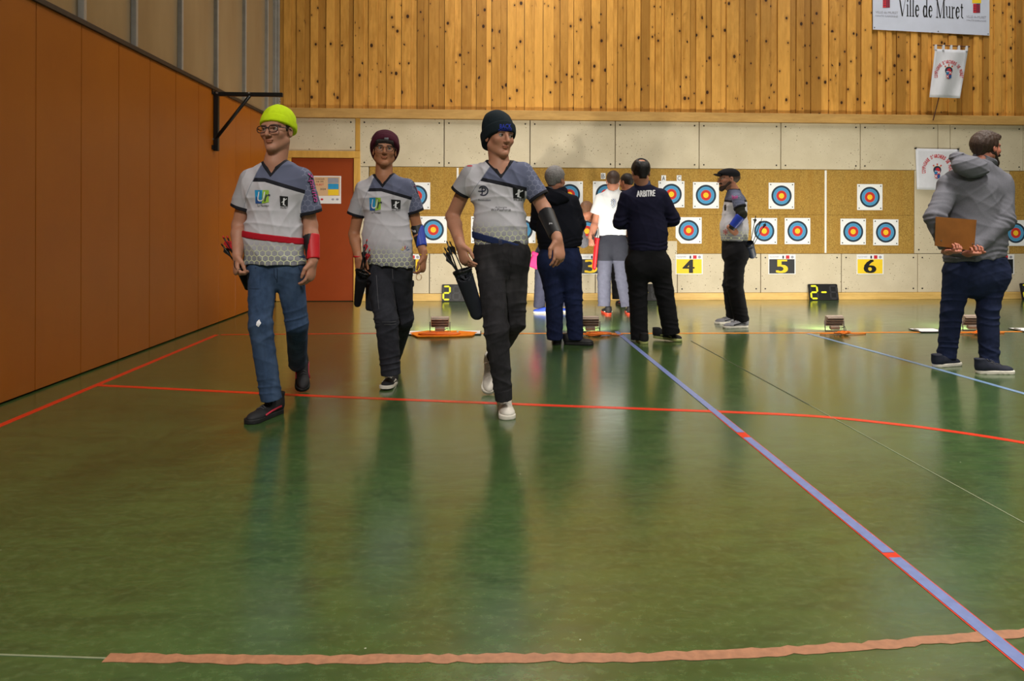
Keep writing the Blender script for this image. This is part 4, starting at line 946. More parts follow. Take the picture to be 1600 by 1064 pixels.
def trousers(parent, T, top, H, K, A, rad, h, mat, hem_cut=None, seed=3, bunch=0.006, name='trousers', waist_r=(0.15, 0.165), depth=0.7, attrs=None, split=None):
    """H, K, A = pairs (left, right); rad = (hip, knee, ankle) radii"""
    H, K, A = [[A3(v) for v in q] for q in (H, K, A)]; hc = (H[0] + H[1]) / 2; top = A3(top); p = [rc(top, hc, waist_r[0], waist_r[1], 0.03, (T.F, depth), [(top, top - hc)])]
    for i in (0, 1):
        rh, rk, ra = rad if not isinstance(rad[0], tuple) else rad[i]
        d = unit(A[i] - K[i]); kf = 0.02
        p += [rc(H[i], K[i], rh, rk, 0.025), rc(K[i], A[i] + d * 0.04, rk, ra, 0.02, None, [(A[i], d)])]
        p.append(ell(H[i] - T.F * 0.022 * (1 if split is None else split) + np.array([0, 0, -0.02], f32), np.eye(3), (rh * 0.98, rh * 1.0, rh * 1.25), 0.04))
    p.append(half(top, top - hc))
    wv = waves([(3, 2, 9), (-4, 3, 13), (6, 0, 6)], 0.0035, seed); kz = [(float(K[i][2]), K[i]) for i in (0, 1)]; az = [float(A[i][2]) for i in (0, 1)]
    rs = np.random.RandomState(seed); ph = rs.rand(6) * 6.28
    def disp(P):
        z = P[:, 2]; s = wv(P)
        for i in (0, 1):
            dx = (P - K[i]); near = np.exp(-((dx[:, 0] ** 2 + dx[:, 1] ** 2) / 0.16 ** 2))
            ang = np.arctan2(P[:, 1] - K[i][1], P[:, 0] - K[i][0])
            cr = lambda w: 0.45 - 1.5 * (1 - np.abs(np.sin(w * 0.5))) ** 2
            m1 = 0.5 + 0.5 * np.sin(ang + ph[i]); w1 = cr(z * 88 + 2.4 * np.sin(ang + ph[i + 2]) + 1.6 * np.sin(z * 27 + ph[i])); w2 = cr(z * 55 - 2.0 * ang + ph[i + 1])
            s = s + bunch * near * np.exp(-((z - kz[i][0]) / 0.14) ** 2) * (w1 * m1 + 0.8 * w2 * (1 - m1))
            da = P - A[i]; na = np.exp(-((da[:, 0] ** 2 + da[:, 1] ** 2) / 0.12 ** 2)); ang = np.arctan2(da[:, 1], da[:, 0]); m1 = 0.5 + 0.5 * np.sin(ang + ph[i + 3])
            s = s + bunch * na * np.exp(-((z - az[i] - 0.08) / 0.09) ** 2) * (cr(z * 105 + 2.4 * np.sin(ang + ph[i + 2]) + 2 * np.sin(z * 33)) * m1 + 0.8 * cr(z * 70 + 2 * ang) * (1 - m1))
            dh = P - H[i]; s = s + 0.4 * bunch * np.exp(-(dh * dh).sum(1) / 0.17 ** 2) * cr(z * 60 + 26 * np.abs(P[:, 0] - hc[0]) + ph[i] + 1.5 * np.sin(P[:, 1] * 18))
        return s
    o, V, Q = sdf_obj(name, p, h, mat, parent, disp, bunch * 1.6 + 0.004, attrs); return o, BVHTree.FromPolygons(V.tolist(), Q.tolist())
def plate(o, ax, a, b, ra, rb, z0, z1):
    """flat sole: capsule outline between local a and b (forward, side), from z0 to z1"""
    o = A3(o); ax = np.array(ax, f32); a = np.array(a, f32); b = np.array(b, f32); ba = b - a; L2 = float(ba @ ba)
    def ev(P):
        q = (P - o) @ ax.T; xy = np.stack([q[:, 1], q[:, 0]], 1); pa = xy - a; t = np.clip(pa @ ba / L2, 0, 1); v = pa - t[:, None] * ba
        return np.maximum(np.sqrt((v * v).sum(1)) - (ra + (rb - ra) * t), np.abs(q[:, 2] - (z0 + z1) / 2) - (z1 - z0) / 2)
    c = o + ax[1] * 0.13; return dict(ev=ev, k=0.006, op='u', lo=c - 0.22, hi=c + 0.22)
def shoe(parent, toe, direction, h, upper, sole, L=0.285, lift=0.0, lace=None, tall=0.1, stripe=None, wscale=1.0, drop=0.0):
    """toe: ground point of the toe tip; direction: horizontal; lift: heel raised (degrees)"""
    if len(direction) == 3: gh = G(direction[0], direction[1]); direction = (toe[0] - gh.x, toe[1] - gh.y)       # heel given as a picture point
    d = unit((direction[0], direction[1], 0)); la = math.radians(lift); f = d * math.cos(la) - np.array([0, 0, math.sin(la)], f32); r = unit(np.cross(f, (0, 0, 1))); u = np.cross(r, f).astype(f32)
    s = L / 0.285; toe = A3(toe); toe[2] = drop + 0.0
    o = toe - f * L; ax = np.array([r, f, u], f32); P = lambda x, y, z: o + s * (x * f + y * r + z * u)
    base = P(0, 0, 0.022); ws = wscale
    up = [ell(P(0.045, 0, 0.045), ax, (0.036 * s * ws, 0.045 * s, 0.055 * s), 0.02), rc(P(0.05, 0, 0.055), P(0.17, 0, 0.03), 0.041 * s * ws, 0.038 * s * ws, 0.02), ell(P(0.215, 0, 0.026), ax, (0.044 * s * ws, 0.066 * s, 0.032 * s), 0.02),
          rc(P(0.045, 0, 0.05), P(0.03, 0, tall), 0.036 * s, 0.037 * s, 0.02, None, [(P(0.03, 0, tall), u)]), half(base, -u)]
    so = [plate(o, ax, (0.045 * s, 0), (0.12 * s, 0), 0.04 * s * ws, 0.04 * s * ws, 0.0, 0.026 * s), plate(o, ax, (0.12 * s, 0), (0.235 * s, 0.004), 0.04 * s * ws, 0.049 * s * ws, 0.0, 0.026 * s)]
    # rounded toe end
    so.append(half(P(0.285, 0, 0), f))
    so_, V, Q = None, None, None
    g, V, Q = sdf_obj('shoe', up, h, upper, parent)
    sdf_obj('sole', so, h, sole, g)
    bv = BVHTree.FromPolygons(V.tolist(), Q.tolist())
    def ontop(x, y, off=0.002):
        q = P(x, y, 0.2); hit = bv.ray_cast(Vector(q.tolist()), Vector((-u).tolist()), 0.3); return (hit[0] if hit[0] is not None else Vector(P(x, y, 0.06).tolist())) + Vector((u * off).tolist())
    if lace:
        parts = []
        for i in range(5):
            x = 0.10 + i * 0.02; parts.append(tube_data([ontop(x + 0.008 * (i % 2), -0.022), ontop(x, 0, 0.004), ontop(x + 0.008 * ((i + 1) % 2), 0.022)], 0.0032, 5))
        b0 = ontop(0.1, 0, 0.006)
        for sg in (-1, 1): parts.append(tube_data([b0, b0 + Vector((r * sg * 0.02 + u * 0.012).tolist()), b0 + Vector((r * sg * 0.042 + f * 0.01 + u * 0.002).tolist()), b0 + Vector((r * sg * 0.02 + f * 0.012).tolist())], 0.003, 5))
        v, fc = join_data(parts); obj('laces', mesh('laces', v, fc, True), lace, g)
    if stripe:
        for sg in (-1, 1):
            parts = []
            pts = stripe[1]
            bb_ = []
            for (x, z) in pts:
                q = P(x, sg * 0.12, z); hit = bv.ray_cast(Vector(q.tolist()), Vector((-r * sg).tolist()), 0.3)
                if hit[0] is not None: bb_.append(hit[0] + Vector((r * sg * 0.001).tolist()))
            if len(bb_) > 2: obj('side_stripe', mesh('side_stripe', *tube_data(bb_, stripe[2] if len(stripe) > 2 else 0.005, 5), True), stripe[0], g)
    return g
# ------------------------------------------------------------------ heads and hats
class Head:
    def __init__(s, c, yaw, pitch=0, roll=0, size=1.0): s.c = A3(c); s.ax = frame(yaw, pitch, roll); s.s = size
    def L(s, r, f, u): return s.c + s.s * (r * s.ax[0] + f * s.ax[1] + u * s.ax[2])
    def loc(s, P): q = (P - s.c) / s.s; return q @ s.ax[0], q @ s.ax[1], q @ s.ax[2]
def skin_colors(H, tone, brow=(60, 42, 30), stubble=0.0, stub_c=(70, 52, 42), beard=None):
    tone = np.array(lin(tone), f32); br = np.array(lin(brow), f32); sc_ = np.array(lin(stub_c), f32); lip = tone * np.array([0.88, 0.6, 0.58], f32)
    def fn(V):
        c = np.tile(tone, (len(V), 1)); r, f, u = H.loc(V); ar = np.abs(r); face = (f > 0.02) & (u > -0.14) & (u < 0.12) & (ar < 0.09)
        def blend(m, col): c[:] = c * (1 - m[:, None]) + col * m[:, None]
        g = lambda x, w: np.exp(-(x / w) ** 2)
        blend(face * 0.25 * g(ar - 0.042, 0.02) * g(u + 0.03, 0.022), tone * np.array([1.02, 0.7, 0.66], f32)); blend(face * 0.22 * g(ar, 0.015) * g(u + 0.03, 0.014), tone * np.array([1.0, 0.74, 0.68], f32))
        if stubble: blend(((f > -0.01) & (u < -0.02)) * stubble * np.clip(1 - g(np.sqrt(ar ** 2 + (u + 0.05) ** 2), 0.034) * 0.0, 0, 1) * np.clip((-0.035 - u + 0.5 * np.clip(ar - 0.02, 0, 1)) / 0.02, 0, 1) * (u > -0.13), sc_)
        blend((f > 0.075) * np.clip(1.5 * g(ar, 0.0225 / 1.2) * g(u + 0.063, 0.0085) - 0.2, 0, 0.9), lip)
        bu = 0.0205 + 0.10 * np.clip(ar - 0.03, -0.02, 0.005) - 0.25 * np.clip(ar - 0.044, 0, 1)
        blend((f > 0.05) * (ar > 0.013) * (ar < 0.056) * np.clip(1.6 * g(u - bu, 0.0055) - 0.15, 0, 0.92), br)
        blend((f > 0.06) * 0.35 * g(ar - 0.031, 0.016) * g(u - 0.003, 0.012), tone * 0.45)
        return c
    return fn
def eye_mat():
    t = NT('eye').set(0.15, 0, 0.5); a = t.attr('gaze'); c = t.mix(t.math('GREATER_THAN', a, 0.86), lin((176, 166, 160)), lin((66, 44, 30))); c = t.mix(t.math('GREATER_THAN', a, 0.965), c, (0.005, 0.005, 0.005)); t.col(c); return t.m
M['eye'] = eye_mat(); M['lash'] = plain('lash', (30, 22, 18), 0.7)
def eyes(parent, H, gaze=(0, 1, 0)):
    for q in (-1, 1):
        c = H.L(q * 0.031, 0.0765, 0.003); vs, fs = [], []; n, m = 14, 9; gz = unit(gaze[0] * H.ax[0] + gaze[1] * H.ax[1] + gaze[2] * H.ax[2])
        R = 0.0135 * H.s; dirs = []
        for j in range(m + 1):
            th = math.pi * j / m
            for i in range(n):
                a = 2 * math.pi * i / n; d = H.ax[2] * math.cos(th) + (H.ax[0] * math.cos(a) + H.ax[1] * math.sin(a)) * math.sin(th); dirs.append(d); vs.append(c + d * R)
        for j in range(m):
            for i in range(n): fs.append((j * n + i, (j + 1) * n + i, (j + 1) * n + (i + 1) % n, j * n + (i + 1) % n))
        me = mesh('eye', vs, fs, True); a = me.attributes.new('gaze', 'FLOAT', 'POINT'); a.data.foreach_set('value', [float(d @ gz) for d in dirs]); obj('eye', me, M['eye'], parent)
        pts = [H.L(q * 0.031 + x, 0.0765 + math.sqrt(max(0, 0.0146 ** 2 - x * x - z * z)), 0.003 + z) for x, z in ((-0.0125, 0.001), (-0.007, 0.0045), (0, 0.006), (0.007, 0.0045), (0.0125, 0.001))]
        tube('eyelid', pts, 0.0016 * H.s, M['lash'], parent, 5)
def hair_cap(parent, H, mat, h, grow=0.01, line=0.055, low=-0.055, amp=0.005, extra=None, front_low=0.045, seed=5, temple=True):
    """short hair: shell over the skull, open at the face; line = hairline forward limit at the top"""
    g = grow; p = [ell(H.L(0, -0.014, 0.036), H.ax, ((0.075 + g) * H.s, (0.096 + g) * H.s, (0.085 + g) * H.s), 0.02), rc(H.L(0, -0.07, 0.02), H.L(0, -0.062, low + 0.012), (0.05 + g * 0.3) * H.s, (0.032 + g * 0.3) * H.s, 0.03)]
    if extra: p += extra
    def facecut(P):
        r, f, u = H.loc(P); a = f - np.where(u > front_low, line + (u - front_low) * 0.5 + 10 * (u > 0.085), np.where(u > -0.01, 0.028, -0.012)); return -a * H.s
    p += [cut(lambda P: facecut(P), 0.012), cut(lambda P: (H.loc(P)[2] - low) * H.s, 0.006)]
    wv = waves([H.ax[0] * 45 + H.ax[2] * 12, H.ax[1] * 38, H.ax[0] * 60 - H.ax[1] * 30], amp, seed)
    return sdf_obj('hair', p, h, mat, parent, wv, amp * 1.5)[0]
def beanie(parent, H, mat, h, brim=0.03, tilt=0.25, tall=0.0, band=0.05, back=0.0, grow=0.014, fold=0.007, top=(0, -0.03, 0.1), slouch=0.02):
    """knitted cap: crown plus folded band; the band's lower edge passes u = brim at the front and drops towards the back"""
    g = grow; n = unit(H.ax[2] + H.ax[1] * -0.0 + H.ax[1] * (-tilt) * -1 * -1); pt = H.L(0, 0.09, brim)
    crown = [ell(H.L(0, -0.016, 0.036), H.ax, ((0.076 + g) * H.s, (0.098 + g) * H.s, (0.088 + g) * H.s), 0.02), ell(H.L(*top), H.ax, ((0.05 + g) * H.s, (0.06 + g) * H.s, (0.04 + tall) * H.s), 0.06), half(pt, -n)]
    lo = A3(pt); hi_ = lo + n * band * H.s
    c, V, Q = sdf_obj('beanie', crown, h, mat, parent, waves([H.ax[0] * 8, H.ax[2] * 9 + H.ax[1] * 6], 0.003, 3), 0.005)
    g2 = g + fold
    bd = [ell(H.L(0, -0.016, 0.034), H.ax, ((0.076 + g2) * H.s, (0.098 + g2) * H.s, (0.09 + g2) * H.s), 0.01), rc(H.L(0, -0.05, 0.03), H.L(0, -0.05, -0.06), (0.055 + g2) * H.s, (0.05 + g2) * H.s, 0.04), half(lo, -n, 0.008), half(hi_, n, 0.008)]
    b, V2, Q2 = sdf_obj('folded_band', bd, h, mat, c)
    nv = len(V); allv = V.tolist() + V2.tolist(); allq = Q.tolist() + [[i + nv for i in q] for q in Q2.tolist()]
    return c, BVHTree.FromPolygons(allv, allq)
def lens_mat():
    t = NT('spectacle_lens'); out = t.t.nodes['Material Output']; tr = t.n('ShaderNodeBsdfTransparent'); gl = t.n('ShaderNodeBsdfGlossy'); gl.inputs['Roughness'].default_value = 0.05; mx = t.n('ShaderNodeMixShader'); mx.inputs[0].default_value = 0.10
    t.l(tr.outputs[0], mx.inputs[1]); t.l(gl.outputs[0], mx.inputs[2]); t.l(mx.outputs[0], out.inputs[0]); return t.m
M['lens'] = lens_mat(); M['specs'] = plain('spectacle_frame', (34, 20, 26), 0.55, var=0.1); M['specs_metal'] = plain('thin_spectacle_frame', (70, 62, 60), 0.3, 0.6, var=0.05)
def glasses(parent, H, mat, w=0.027, hh=0.02, r=0.0022, u0=0.0, rnd=2.6, f0=0.108):
    parts = []; g = None
    for q in (-1, 1):
        pts = []
        for k in range(20):
            t = 2 * math.pi * k / 20; c, s_ = math.cos(t), math.sin(t); x = w * abs(c) ** (2 / rnd) * (1 if c > 0 else -1); z = hh * abs(s_) ** (2 / rnd) * (1 if s_ > 0 else -1)
            pts.append(H.L(q * 0.034 + x, f0 - 0.10 * (abs(q * 0.034 + x) ** 1.5), u0 + z))
        parts.append(tube_data([Vector(p.tolist()) for p in pts], r * H.s, 5, True))
        parts.append(tube_data([Vector(H.L(*p).tolist()) for p in ((q * 0.060, f0 - 0.014, u0 + 0.008), (q * 0.078, f0 - 0.04, u0 + 0.008), (q * 0.082, 0.0, u0 + 0.006), (q * 0.08, -0.02, u0 - 0.008))], r * H.s, 5))
    parts.append(tube_data([Vector(H.L(*p).tolist()) for p in ((-0.009, f0 - 0.001, u0 + 0.006), (0, f0 + 0.006, u0 + 0.009), (0.009, f0 - 0.001, u0 + 0.006))], r * H.s, 5))
    v, f = join_data(parts); g = obj('glasses', mesh('glasses', v, f, True), mat, parent)
    for q in (-1, 1):
        n = 16; pts = []
        for k in range(n):
            t = 2 * math.pi * k / n; c, s_ = math.cos(t), math.sin(t); x = w * abs(c) ** (2 / rnd) * (1 if c > 0 else -1); z = hh * abs(s_) ** (2 / rnd) * (1 if s_ > 0 else -1); pts.append(H.L(q * 0.034 + x, f0 - 0.10 * (abs(q * 0.034 + x) ** 1.5), u0 + z))
        obj('lens', mesh('lens', pts, [tuple(range(n))]), M['lens'], g)
    return g
def body(parent, H, T, arms, h, tone, hands, neck=None, **kw):
    """one skin surface: head, neck, trunk, arms and hands.  arms = [(S, E, Wr, r0, r1, r2)]"""
    neck = T.N if neck is None else A3(neck)
    p = head_prims(H.c, H.ax, H.s, neck) + [dict(q, k=0.03) for q in T.prims(-0.02)] + [half(T.hem + T.U * 0.035, -T.U)]
    for (S, E, Wr, r0, r1, r2) in arms:
        S, E, Wr = A3(S), A3(E), A3(Wr); m = E + (Wr - E) * 0.3
        p += [rc(S, E, r0, r1, 0.02), rc(E, m, r1, r1 * 1.02, 0.015), rc(m, Wr, r1 * 1.02, r2, 0.015)]
    for hd in hands: p += hand_prims(**hd)
    return sdf_obj('body', p, h, M['skin'], parent, None, 0, None, skin_colors(H, tone, **kw))
def band_on(parent, name, prims, clipA, clipB, h, mat):
    """band cut from a volume between two planes (point, outward normal)"""
    return sdf_obj(name, prims + [half(*clipA), half(*clipB)], h, mat, parent)
def guard(parent, name, a, b, ra, rb, h, mat, mat2=None, side=None):
    a, b = A3(a), A3(b); d = unit(b - a); o, V, Q = sdf_obj(name, [rc(a, b, ra, rb, 0.004, None, [(b, d), (a, -d)])], h, mat, parent)
    if mat2 is not None:
        s_ = unit(side); c = (a + b) / 2 + s_ * max(ra, rb) * 0.25
        sdf_obj('guard_plate', [rc(a, b, ra + 0.003, rb + 0.003, 0.004, None, [(b, d), (a, -d)]), half(c, -s_)], h, mat2, o)
    return o, BVHTree.FromPolygons(V.tolist(), Q.tolist())
V3 = lambda p: Vector((float(p[0]), float(p[1]), float(p[2])))
def quiver(name, top, bot, r0, r1, mat, lab, arrows, flat=(0, 1, 0), grp='quivers', mat2=None, fl=0.6, collars=None, arrow_lab='arrow'):
    """worn quiver (a thing of its own) with its arrows (things of their own); arrows = [(tail point, colour key)]"""
    top, bot = A3(top), A3(bot); d = unit(bot - top); e = empty(name, V3(bot)); tag(e, lab, 'quiver', grp)
    sdf_obj('tube', [rc(top, bot, r0, r1, 0.004, (flat, fl), [(top, -d)]), cut(rc(top - d * 0.02, top + d * 0.03, r0 - 0.008, r0 - 0.008, 0.004, (flat, fl))['ev'])], 0.006, mat, e)
    sdf_obj('rim', [rc(top - d * 0.004, top + d * 0.016, r0 + 0.003, r0 + 0.003, 0.004, (flat, fl), [(top - d * 0.004, -d), (top + d * 0.016, d)]), cut(rc(top - d * 0.02, top + d * 0.03, r0 - 0.007, r0 - 0.007, 0.004, (flat, fl))['ev'])], 0.005, M['black'] if collars is None else collars, e)
    for i, (tail, col) in enumerate(arrows):
        tail = A3(tail); q = top + d * 0.10 + (A3(np.cross(d, flat)) * (0.012 * (i - len(arrows) / 2))); dd = unit(q - tail); lab2 = arrow_lab if isinstance(arrow_lab, str) else arrow_lab[i]
        ar = empty('arrow', V3(q)); tag(ar, lab2, 'arrow', arrow_lab if isinstance(arrow_lab, str) else None)
        tube('shaft', [V3(tail), V3(q)], 0.0042, M['shaft'], ar, 6); tube('nock', [V3(tail - dd * 0.014), V3(tail)], [0.0035, 0.005], M[col], ar, 6)
        a = unit(np.cross(dd, (0.3, 0.9, 0.1))); b = np.cross(dd, a)
        for k in range(3):
            n_ = a * math.cos(k * 2.094 + i) + b * math.sin(k * 2.094 + i); w_ = np.cross(dd, n_) * 0.0012
            s0, s1, s2 = tail + dd * 0.015, tail + dd * 0.03 + n_ * 0.019, tail + dd * 0.075 + n_ * 0.004; s3 = tail + dd * 0.08
            obj('vane', mesh('vane', [s0 - w_, s1 - w_, s2 - w_, s3 - w_, s0 + w_, s1 + w_, s2 + w_, s3 + w_], [(0, 1, 2, 3), (7, 6, 5, 4), (0, 4, 5, 1), (1, 5, 6, 2), (2, 6, 7, 3), (3, 7, 4, 0)]), M[col], ar)
    return e
M['shaft'] = plain('arrow_shaft', (24, 24, 26), 0.35, var=0.05); M['vane_k'] = plain('vane_black', (20, 18, 20), 0.6); M['vane_r'] = plain('vane_red', (200, 34, 46), 0.6); M['vane_p'] = plain('vane_pink', (214, 72, 90), 0.6)
# ------------------------------------------------------------------ the three archers walking to the camera
M['jersey'] = jersey_mat('jersey_print')
M['denim'] = cloth('denim_blue', (52, 70, 98), 0.22, 40, fade=(80, 100, 130)); M['denim_dark'] = cloth('denim_dark', (24, 32, 62), 0.25, 40, fade=(34, 46, 84)); M['denim_navy'] = cloth('denim_navy', (26, 34, 60), 0.2, 40, fade=(38, 48, 80))
M['cargo'] = cloth('black_cargo', (40, 41, 48), 0.2, 30, fade=(58, 60, 68)); M['blackjean'] = cloth('black_jeans', (40, 39, 42), 0.25, 30, fade=(72, 70, 72)); M['blackcl'] = cloth('black_cloth', (20, 20, 23), 0.15)
M['neon'] = cloth('neon_knit', (206, 236, 30), 0.06, 60, weave=0.5); M['maroon'] = cloth('maroon_knit', (74, 28, 44), 0.1, 60, weave=0.5); M['petrol'] = cloth('petrol_knit', (26, 36, 42), 0.12, 60, weave=0.5)
M['redcl'] = cloth('red_strap', (172, 24, 40), 0.08); M['navycl'] = cloth('navy_strap', (34, 46, 84), 0.1); M['redg'] = plain('red_guard', (196, 28, 36), 0.45, var=0.06); M['blueg'] = plain('blue_guard', (34, 62, 170), 0.45, var=0.06); M['blackg'] = plain('black_guard', (22, 22, 25), 0.5, var=0.1)
M['hair_br'] = plain('hair_brown', (44, 30, 22), 0.6, var=0.3, scale=90, bump=0.4); M['hair_dk'] = plain('hair_dark', (30, 22, 20), 0.6, var=0.3, scale=90, bump=0.4); M['hair_gr'] = plain('hair_grey', (128, 124, 124), 0.65, var=0.35, scale=90, bump=0.5)
M['rubber'] = plain('rubber_black', (26, 26, 28), 0.6, var=0.1); M['sole_w'] = plain('rubber_white', (214, 208, 196), 0.6, var=0.06); M['sneak_k'] = plain('sneaker_black', (30, 30, 34), 0.7, var=0.15, bump=0.2); M['sneak_w'] = plain('sneaker_white', (206, 200, 190), 0.6, var=0.12, scale=25); M['canvas'] = plain('canvas_black', (30, 30, 34), 0.8, var=0.1); M['lace_w'] = plain('lace_white', (226, 222, 214), 0.8); M['lace_k'] = plain('lace_black', (70, 70, 74), 0.8); M['sneak_r'] = plain('sneaker_red', (178, 40, 62), 0.5)
HF = 0.0045; HC = 0.006
def jersey_prints(par, bv, sleeve, slogan, logo, badge):
    """prints given as picture boxes and laid on the cloth"""
    (x0, y0, x1, y1), dy = slogan
    v, f = text_px('Xpauto', 0, 0, 1, 1); vs = [((x0 + (x1 - x0) * (p[0] * 0.35 + 0.65 * p[0] * 0 + 0.0) + 0), 0) for p in v]
    # slogan runs down the sleeve: rotate the text by 90 degrees
    A_, B_ = Vector((x0, y0)), Vector((x1, y1)); d = (B_ - A_); n = Vector((d.y, -d.x)).normalized() * dy
    out = [tuple(A_ + d * p[0] + n * (1 - p[1])) for p in v]; decal('lettering', (out, f), bv, 'ink', par, 0.004, 2.5)
    out = [tuple(A_ + d * (p[0] - 0.02) + n * (1.25 - p[1] * 1.1)) for p in v]; decal('lettering', (out, f), bv, 'pinkp', par, 0.0025, 2.5)
    bx0, by0, bx1, by1 = badge; w, h_ = bx1 - bx0, by1 - by0
    decal('badge', ([(bx0, by0), (bx1, by0 + 0.06 * h_), (bx1 - 0.02 * w, by0 + 0.8 * h_), (bx0 + 0.06 * w, by0 + 0.8 * h_)][::-1], [(0, 1, 2, 3)]), bv, 'ink', par, 0.003)
    decal('badge', disc_px(bx0 + 0.52 * w, by0 + 0.24 * h_, 0.11 * w, 10), bv, 'whitep', par, 0.005)
    for a, b, wd in (((0.5, 0.3), (0.46, 0.72), 0.12), ((0.5, 0.38), (0.85, 0.22), 0.06), ((0.5, 0.4), (0.24, 0.52), 0.06), ((0.48, 0.68), (0.7, 0.76), 0.07)):
        p = Vector((bx0 + a[0] * w, by0 + a[1] * h_)); q = Vector((bx0 + b[0] * w, by0 + b[1] * h_)); n = Vector(((q - p).y, -(q - p).x)).normalized() * wd * w * 0.7
        decal('badge', ([tuple(p + n), tuple(q + n), tuple(q - n), tuple(p - n)], [(0, 1, 2, 3)]), bv, 'whitep', par, 0.005)
    decal('lettering', text_px('MURET', bx0 + 0.1 * w, by0 + 0.84 * h_, bx1, by1), bv, 'ink', par, 0.003)
    return
def swirl_logo(par, bv, x0, y0, x1, y1):
    w, h_ = x1 - x0, y1 - y0
    decal('logo', ([(x0, y0), (x0 + w * 0.55, y0), (x0 + w * 0.5, y1), (x0 + 0.05 * w, y1)][::-1], [(0, 1, 2, 3)]), bv, 'cyanp', par, 0.003); decal('logo', ([(x0 + w * 0.55, y0), (x1, y0), (x1, y1 - 0.1 * h_), (x0 + w * 0.5, y1)][::-1], [(0, 1, 2, 3)]), bv, 'greenp', par, 0.003)
    decal('logo', ([(x0 + 0.1 * w, y0 + 0.45 * h_), (x0 + 0.5 * w, y0 + 0.9 * h_), (x0 + 0.5 * w, y1), (x0 + 0.05 * w, y1)][::-1], [(0, 1, 2, 3)]), bv, 'bluep', par, 0.0038)
    v, f = text_px('U', x0 + 0.14 * w, y0 + 0.12 * h_, x0 + 0.62 * w, y0 + 0.85 * h_, dx=w * 0.12); decal('logo', (v, f), bv, 'whitep', par, 0.0048)
    v, f = text_px('r', x0 + 0.66 * w, y0 + 0.3 * h_, x0 + 1.0 * w, y0 + 0.85 * h_, dx=w * 0.12); decal('logo', (v, f), bv, 'navyp', par, 0.0048)
    decal('lettering', text_px('Le Muretain', x0 + 0.2 * w, y1 + 0.06 * h_, x1, y1 + 0.24 * h_), bv, 'ink', par, 0.003)
def hexup(d): return d
def seams(par, bv, lines, mat, w=0.45):
    for ln in lines:
        for (ax, ay), (bx, by_) in zip(ln, ln[1:]):
            d = Vector((bx - ax, by_ - ay)); n = Vector((d.y, -d.x)).normalized() * w
            decal('seam', ([(ax + n.x, ay + n.y), (bx + n.x, by_ + n.y), (bx - n.x, by_ - n.y), (ax - n.x, ay - n.y)], [(0, 1, 2, 3)]), bv, mat, par, 0.0025, 4.0)
M['seam_b'] = plain('denim_seam', (30, 42, 66), 0.9); M['seam_k'] = plain('dark_seam', (24, 24, 27), 0.9); M['seam_l'] = plain('light_seam', (92, 92, 98), 0.9)
